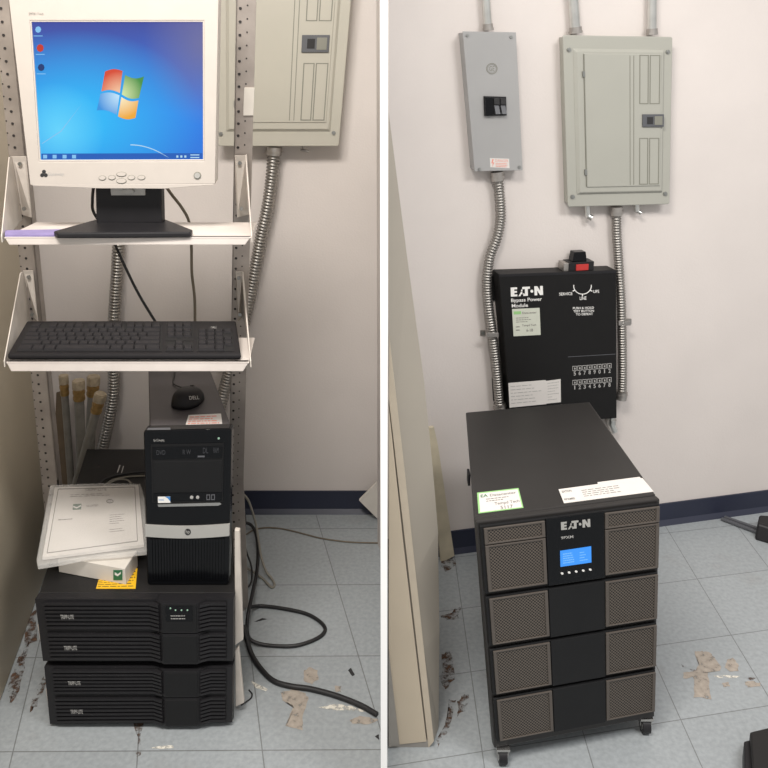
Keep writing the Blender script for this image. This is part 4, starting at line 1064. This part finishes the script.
m = MB(); text(m, 'Datacenter', EF, SQ.sub(.36, .12, .88, .2), .001, .012); text(m, 'Tempd Tech', EF, SQ.sub(.33, .58, .85, .68), .001, .01); text(m, '6-18', EF, SQ.sub(.48, .75, .72, .86), .001, .012); lines(m, EF, Quad(*SQ.sub(.12, .3, .75, .52)), 3, .001, 12, .25, (.6, .95)); lines(m, EF, Quad(*SQ.sub(.1, .6, .28, .84)), 2, .001, 13, .25, (.7, 1)); m.build('sticker_writing', 'print', sk)
m = MB(); m.prism(EF, SQ.sub(.05, .09, .32, .2), .0012, .0008); m.build('sticker_mark', 'greenedge', sk)
NQ = Quad((508.3, 383), (545.7, 380), (546.3, 404), (509.5, 407.6)); NQ2 = Quad((545.7, 381), (560.5, 379), (560.8, 402), (546.3, 403.5))
m = MB(); m.prism(EF, NQ.poly(), .0008, 0); m.prism(EF, NQ2.poly(), .0010, 0); sk = m.build('paper_label', 'paper', by, label='white paper label of small print')
m = MB(); lines(m, EF, Quad(*NQ.sub(.05, .08, .95, .9)), 6, .001, 14, .2, (.6, 1)); lines(m, EF, Quad(*NQ2.sub(.1, .05, .9, .9)), 7, .0012, 15, .2, (.4, 1)); m.build('label_print', 'dimwhite', sk)
m = MB(); m.prism(EF, [(568, 356.6), (615.5, 353.8), (615.5, 354.3), (568, 357.1)], .0006, 0); m.build('door_seam', 'darkgrey', by)
for ry, digits in ((364.2, '56789012'), (378.2, '12345678')):
    TQ_ = Quad((572, ry + 2), (611.7, ry - 1), (611.9, ry + 8.5), (572.2, ry + 11.6))
    for i in range(8):
        u0, u1 = i / 8 + .008, (i + 1) / 8 - .008
        m = MB(); m.ring(EF, TQ_.sub(u0, 0, u1, .5), TQ_.sub(u0 + .010, .05, u1 - .010, .45), .0008, 0); m.prism(EF, TQ_.sub(u0 + .04, .17, u1 - .04, .33), .003, 0)
        text(m, digits[i], EF, TQ_.sub(u0 + (.042 if digits[i] == '1' else .026), .56, u1 - (.042 if digits[i] == '1' else .026), .98), .0008, .02); m.build('circuit_mark', 'dimwhite', by)
# rotary switch on the top of the box
kp = EF.shifted(-.03); top_z = EF.at(580, 271).z
kc = kp.at(578, 270); kc.z = (EF.at(560, 272).z + EF.at(600, 271).z) / 2
m = MB(); ax = dR
def obox(mb, c, w_, d_, z0, z1, tw=None):
    tw = tw or w_; n_2 = WR.n
    lo = [c - ax * w_ / 2 + n_2 * d_ / 2, c + ax * w_ / 2 + n_2 * d_ / 2, c + ax * w_ / 2 - n_2 * d_ / 2, c - ax * w_ / 2 - n_2 * d_ / 2]
    hi = [c - ax * tw / 2 + n_2 * d_ / 2, c + ax * tw / 2 + n_2 * d_ / 2, c + ax * tw / 2 - n_2 * d_ / 2, c - ax * tw / 2 - n_2 * d_ / 2]
    mb.hexa([p + u_ * z1 for p in hi], [p + u_ * z0 for p in lo])
sc_ = 1 / F * (kc - EYE).length
obox(m, kc, 26 * sc_, .044, -.01, 8.5 * sc_); sw = m.build('switch_base', 'blackp', by, .001)
m = MB(); obox(m, kc + WR.n * .0235 + ax * .5 * sc_, 12.8 * sc_, .004, .5 * sc_, 6.5 * sc_); m.build('red_plate', 'redp', sw, .0006)
m = MB(); obox(m, kc + ax * 11 * sc_, 3 * sc_, .04, 0, 7 * sc_); m.build('red_flange', 'redp', sw, .0006)
m = MB(); obox(m, kc - ax * 15.5 * sc_, 5 * sc_, .04, -.002, 8 * sc_); m.build('steel_tab', 'steel', sw, .001)
m = MB(); obox(m, kc - ax * 1 * sc_, 15 * sc_, .03, 8.5 * sc_, 18 * sc_, 12 * sc_); m.build('rotary_knob', 'gloss', sw, .002)
# elbow fitting below the box
m = MB(); a, b = WC.at(612, 414), WC.at(614.5, 431); m.tube(catmull([a, WC.at(611, 422), b], 6), .012, 12); m.cyl(WC.at(611.5, 419), WC.at(611, 424), .016, n=10); m.build('pipe_elbow', 'emt', by, .001)

# ---- the tower UPS
ZCB = .046
fl_, fr_2 = hz(ZCB).at(495, 750), hz(ZCB).at(655.5, 718.5)
RF = vert(fl_, fr_2)
up = thing('ups_tower', 'black four-module UPS tower on casters with a lit blue display', 'UPS', ((fl_.x + fr_2.x) / 2, (fl_.y + fr_2.y) / 2 + .25, 0))
RQ = Quad((477, 523), (661, 500), (655.5, 718.5), (495, 750))
ztp = (RF.at(477, 523).z + RF.at(661, 500).z) / 2; ZR = hz(ztp)
f0, f1 = RF.at(477, 523), RF.at(661, 500); f0.z = f1.z = ztp
k0, k1 = ZR.at(465.6, 412), ZR.at(589.4, 401.5)
g0_, g1_ = fl_.copy(), fr_2.copy()
dn_ = V((0, 0, ZCB - ztp))
kb0 = k0 + (g0_ - f0); kb1 = k1 + (g1_ - f1)
back = -RF.n * .02
m = MB(); m.hexa([f0 + back, f1 + back, k1, k0], [g0_ + back, g1_ + back, kb1, kb0]); cs = m.build('cabinet_shell', 'upsback', up, .004)
# bevelled front frame: top lip
m = MB()
m.prism(RF, RQ.poly(), -.004, -.02); m.build('front_frame', 'upsback', up, .003)
# modules: v limits measured down the left / right edges
Lv = [526, 622, 671, 718.5, 742]; Lx = [(477.5), 487, 490.5, 494, 495]
def edge(y, side):
    # left and right outline at given v (0 top .. 1 bottom)
    return RQ(0 if side < 0 else 1, y)
vb = [(.012, .310), (.325, .540), (.556, .756), (.772, .962)]
PQm = []
for k, (v0, v1) in enumerate(vb):
    q = Quad(*RQ.sub(.0, v0, 1.0, v1))
    m = MB(); m.prism(RF, q.sub(.012, 0, .988, 1), .004, -.004); md = m.build('module_front', 'upscentre', up, .002)
    for u0, u1 in ((.03, .36), (.688, .985)):
        segs = ((.03, .96),) if k else ((.03, .265), (.285, .965))
        for s0, s1 in segs:
            m = MB(); o4 = q.sub(u0, s0, u1, s1); i4 = q.sub(u0 + .018, s0 + .022, u1 - .018, s1 - .022)
            m.ring(RF, o4, i4, .0075, .003); m.build('grille_frame', 'upsrim', md, .0006)
            m = MB(); P4 = [RF.at(*p, .0055) for p in i4]
            wv = (P4[1] - P4[0]).length; hv = (P4[3] - P4[0]).length
            uv4 = [(0, hv), (wv, hv), (wv, 0), (0, 0)]
            m.poly(list(reversed(P4)), uvs=list(reversed(uv4))); m.build('grille', 'grille', md)
    m = MB(); m.prism(RF, q.sub(.366, .0, .682, 1.0), .007, .003); cp = m.build('centre_panel', 'gloss' if k == 0 else 'upscentre', md, .001)
    if k == 0:
        m = MB(); eaton(m, RF, Quad((559.2, 520.2), (588.3, 517), (588.6, 524.6), (559.5, 528)), .0084); m.build('maker_badge', 'silver', cp)
        m = MB(); text(m, '9PXM', RF, Quad((559.4, 534.6), (571.6, 533.2), (571.8, 536), (559.5, 537.4)), .0076, .014); m.build('model_print', 'dimwhite', cp)
        DQ = Quad((558.7, 548.9), (589.5, 544.3), (589.8, 560.3), (559.1, 564.7))
        m = MB(); m.prism(RF, DQ.poly(), .0078, .006); dp = m.build('display', 'lcd', cp)
        m = MB(); lines(m, RF, Quad(*DQ.sub(.08, .15, .5, .85)), 5, .0081, 17, .4, (.5, .9)); lines(m, RF, Quad(*DQ.sub(.62, .2, .92, .85)), 4, .0081, 18, .3, (.4, .9)); m.build('display_text', 'lcd2', dp)
        for i in range(5):
            m = MB(); m.disc(RF, (560.6 + 7 * i, 571.3 - .95 * i), 1.3, .0085, .006, 10, .9); m.build('button', 'white', cp)
# gaps
# stickers on the top
def sticker(name, q4, mm, label=None):
    m = MB(); T = [ZR.at(*p, .0009) for p in q4]; m.hexa(T, [p - u_ * .0007 for p in T]); return m.build(name, mm, up, label=label)
ZR1 = ZR.shifted(.0010)
q1_ = Quad((477, 493), (518.5, 488.3), (523.5, 508), (478.5, 513.7))
s1 = sticker('service_sticker', q1_.poly(), 'greenedge', 'green edged service sticker with handwriting')
m = MB(); T = [ZR.at(*p, .0012) for p in q1_.sub(.04, .06, .97, .96)]; m.hexa(T, [p - u_ * .0004 for p in T]); m.build('sticker_face', 'paper', s1)
Z2 = ZR.shifted(.0014)
m = MB(); text(m, 'Datacenter', Z2, q1_.sub(.30, .12, .92, .24), 0, .012); text(m, 'Tempd Tech', Z2, q1_.sub(.38, .55, .95, .72), 0, .01); text(m, '5117', Z2, q1_.sub(.5, .76, .78, .92), 0, .01); lines(m, Z2, Quad(*q1_.sub(.2, .3, .8, .5)), 2, 0, 19, .25, (.6, 1)); m.build('sticker_writing', 'print', s1)
m = MB(); text(m, 'EA', Z2, q1_.sub(.08, .1, .25, .24), 0, .02); m.build('sticker_mark', 'green', s1)
q2_ = Quad((558.5, 489.6), (642.5, 478.3), (653.5, 491.8), (564, 503.5))
s2 = sticker('paper_label', q2_.poly(), 'paper', 'long white paper label')
m = MB(); T = [ZR.at(*p, .0011) for p in ((597.5, 482.6), (639.5, 477.2), (642.5, 480.4), (598, 486.2))]; m.hexa(T, [p - u_ * .0003 for p in T]); m.build('paper_flap', 'paper', s2)
m = MB(); text(m, 'EATON', Z2, q2_.sub(.03, .10, .14, .25), 0, .01); text(m, '9PXM8S', Z2, q2_.sub(.02, .66, .14, .8), 0, .01); lines(m, Z2, Quad(*q2_.sub(.25, .2, .7, .75)), 4, 0, 20, .15, (.6, 1)); m.build('label_print', 'print', s2)
# side latch
m = MB(); p = f0 + (k0 - f0) * .55 + V((-.002, 0, -.06)); m.box(p, (.006, .03, .03)); m.build('side_latch', 'blackp', up, .001)
# casters
def caster(p, nm):
    c = MB(); r = .019; n = 20
    c.cyl(V((p.x - .009, p.y, r + .0005)), V((p.x + .009, p.y, r + .0005)), r, n=24); o = c.build('caster', 'blackp', up, .003)
    c = MB(); c.cyl(V((p.x - .0105, p.y, r)), V((p.x + .0105, p.y, r)), r * .62, n=16); c.build('caster_hub', 'chrome', o)
    c = MB(); c.box((p.x, p.y + .004, ZCB - .004), (.03, .034, .006)); c.box((p.x - .0125, p.y + .004, ZCB - .014), (.002, .02, .02)); c.box((p.x + .0125, p.y + .004, ZCB - .014), (.002, .02, .02)); c.build('caster_fork', 'chrome', o, .0005)
cpos = [G(502.5, 755, .019), G(645, 724.5, .019)]
bb = (k0 - f0) * .86
for p in (cpos[0], cpos[1], cpos[0] + V((bb.x, bb.y, 0)), cpos[1] + V((bb.x, bb.y, 0)) + V((-.02, 0, 0))): caster(p, '')

# ---- black stand foot with two rods at the far right
sf = thing('stand_foot', 'black stand foot with two slim rods on the floor by the right baseboard', 'stand', G(752, 530))
for (a, b) in (((721.5, 517.5), (757, 531)), ((724.5, 516), (758, 527.5))):
    m = MB(); A_, B_ = G(*a, .012), G(*b, .012); d_ = B_ - A_; s_ = V((d_.y, -d_.x, 0)).normalized() * .005; h_ = V((0, 0, .008))
    m.hexa([A_ - s_, A_ + s_, B_ + s_, B_ - s_], [p - h_ for p in (A_ - s_, A_ + s_, B_ + s_, B_ - s_)]); m.build('rod', 'darkgrey', sf, .001)
m = MB(); A_ = G(755, 540, 0); A2 = G(772, 543, 0); m.hexa([G(754.5, 540), G(775, 546), G(778, 528), G(757, 526)], [p + V((0, 0, .05)) for p in (G(756, 537), G(775, 543), G(778, 529), G(758, 528))]); m.build('foot_block', 'blackp', sf, .006)
# ---- black box low at the front right
bb_ = thing('black_box', 'corner of a black box on the floor at the lower right edge', 'box', G(765, 760))
P0 = G(744, 770); 
m = MB(); h_ = V((0, 0, .06)); hq = hz(.062)
a, b, c2, d2 = hq.at(750, 731.5), hq.at(790, 722), hq.at(800, 765), hq.at(753, 776)
m.hexa([a, b, c2, d2], [V((p.x, p.y, .001)) for p in (a, b, c2, d2)]); m.build('body', 'blackm', bb_, .004)
hq2 = hz(.045); a, b, c2, d2 = hq2.at(744, 741), hq2.at(752, 739), hq2.at(754, 780), hq2.at(744.5, 782)
m = MB(); m.hexa([a, b, c2, d2], [V((p.x, p.y, .001)) for p in (a, b, c2, d2)]); m.build('side_flange', 'blackp', bb_, .003)

# ================================================================== LIGHT
def area(name, loc, size, sy, power, rot=(0, 0, 0), col=(1, .95, .89)):
    l = bpy.data.lights.new(name, 'AREA'); l.shape = 'RECTANGLE'; l.size = size; l.size_y = sy; l.energy = power; l.color = col
    o = bpy.data.objects.new(name, l); o.location = loc; o.rotation_euler = rot; COL.objects.link(o); return o
area('ceiling_tube_left', (-.42, .5, 2.8), 1.0, .4, 66, (math.radians(24), 0, 0))
area('ceiling_tube_right', (1.40, .45, 2.8), 1.0, .4, 38, (math.radians(22), 0, 0), (1, .985, .97))
w = bpy.data.worlds.new('world'); S.world = w; w.use_nodes = True
w.node_tree.nodes['Background'].inputs['Color'].default_value = (1, .98, .96, 1)
w.node_tree.nodes['Background'].inputs['Strength'].default_value = .62
S.view_settings.view_transform = 'Standard'; S.view_settings.look = 'None'; S.view_settings.gamma = 1
S.view_settings.use_curve_mapping = False; S.view_settings.exposure = 0
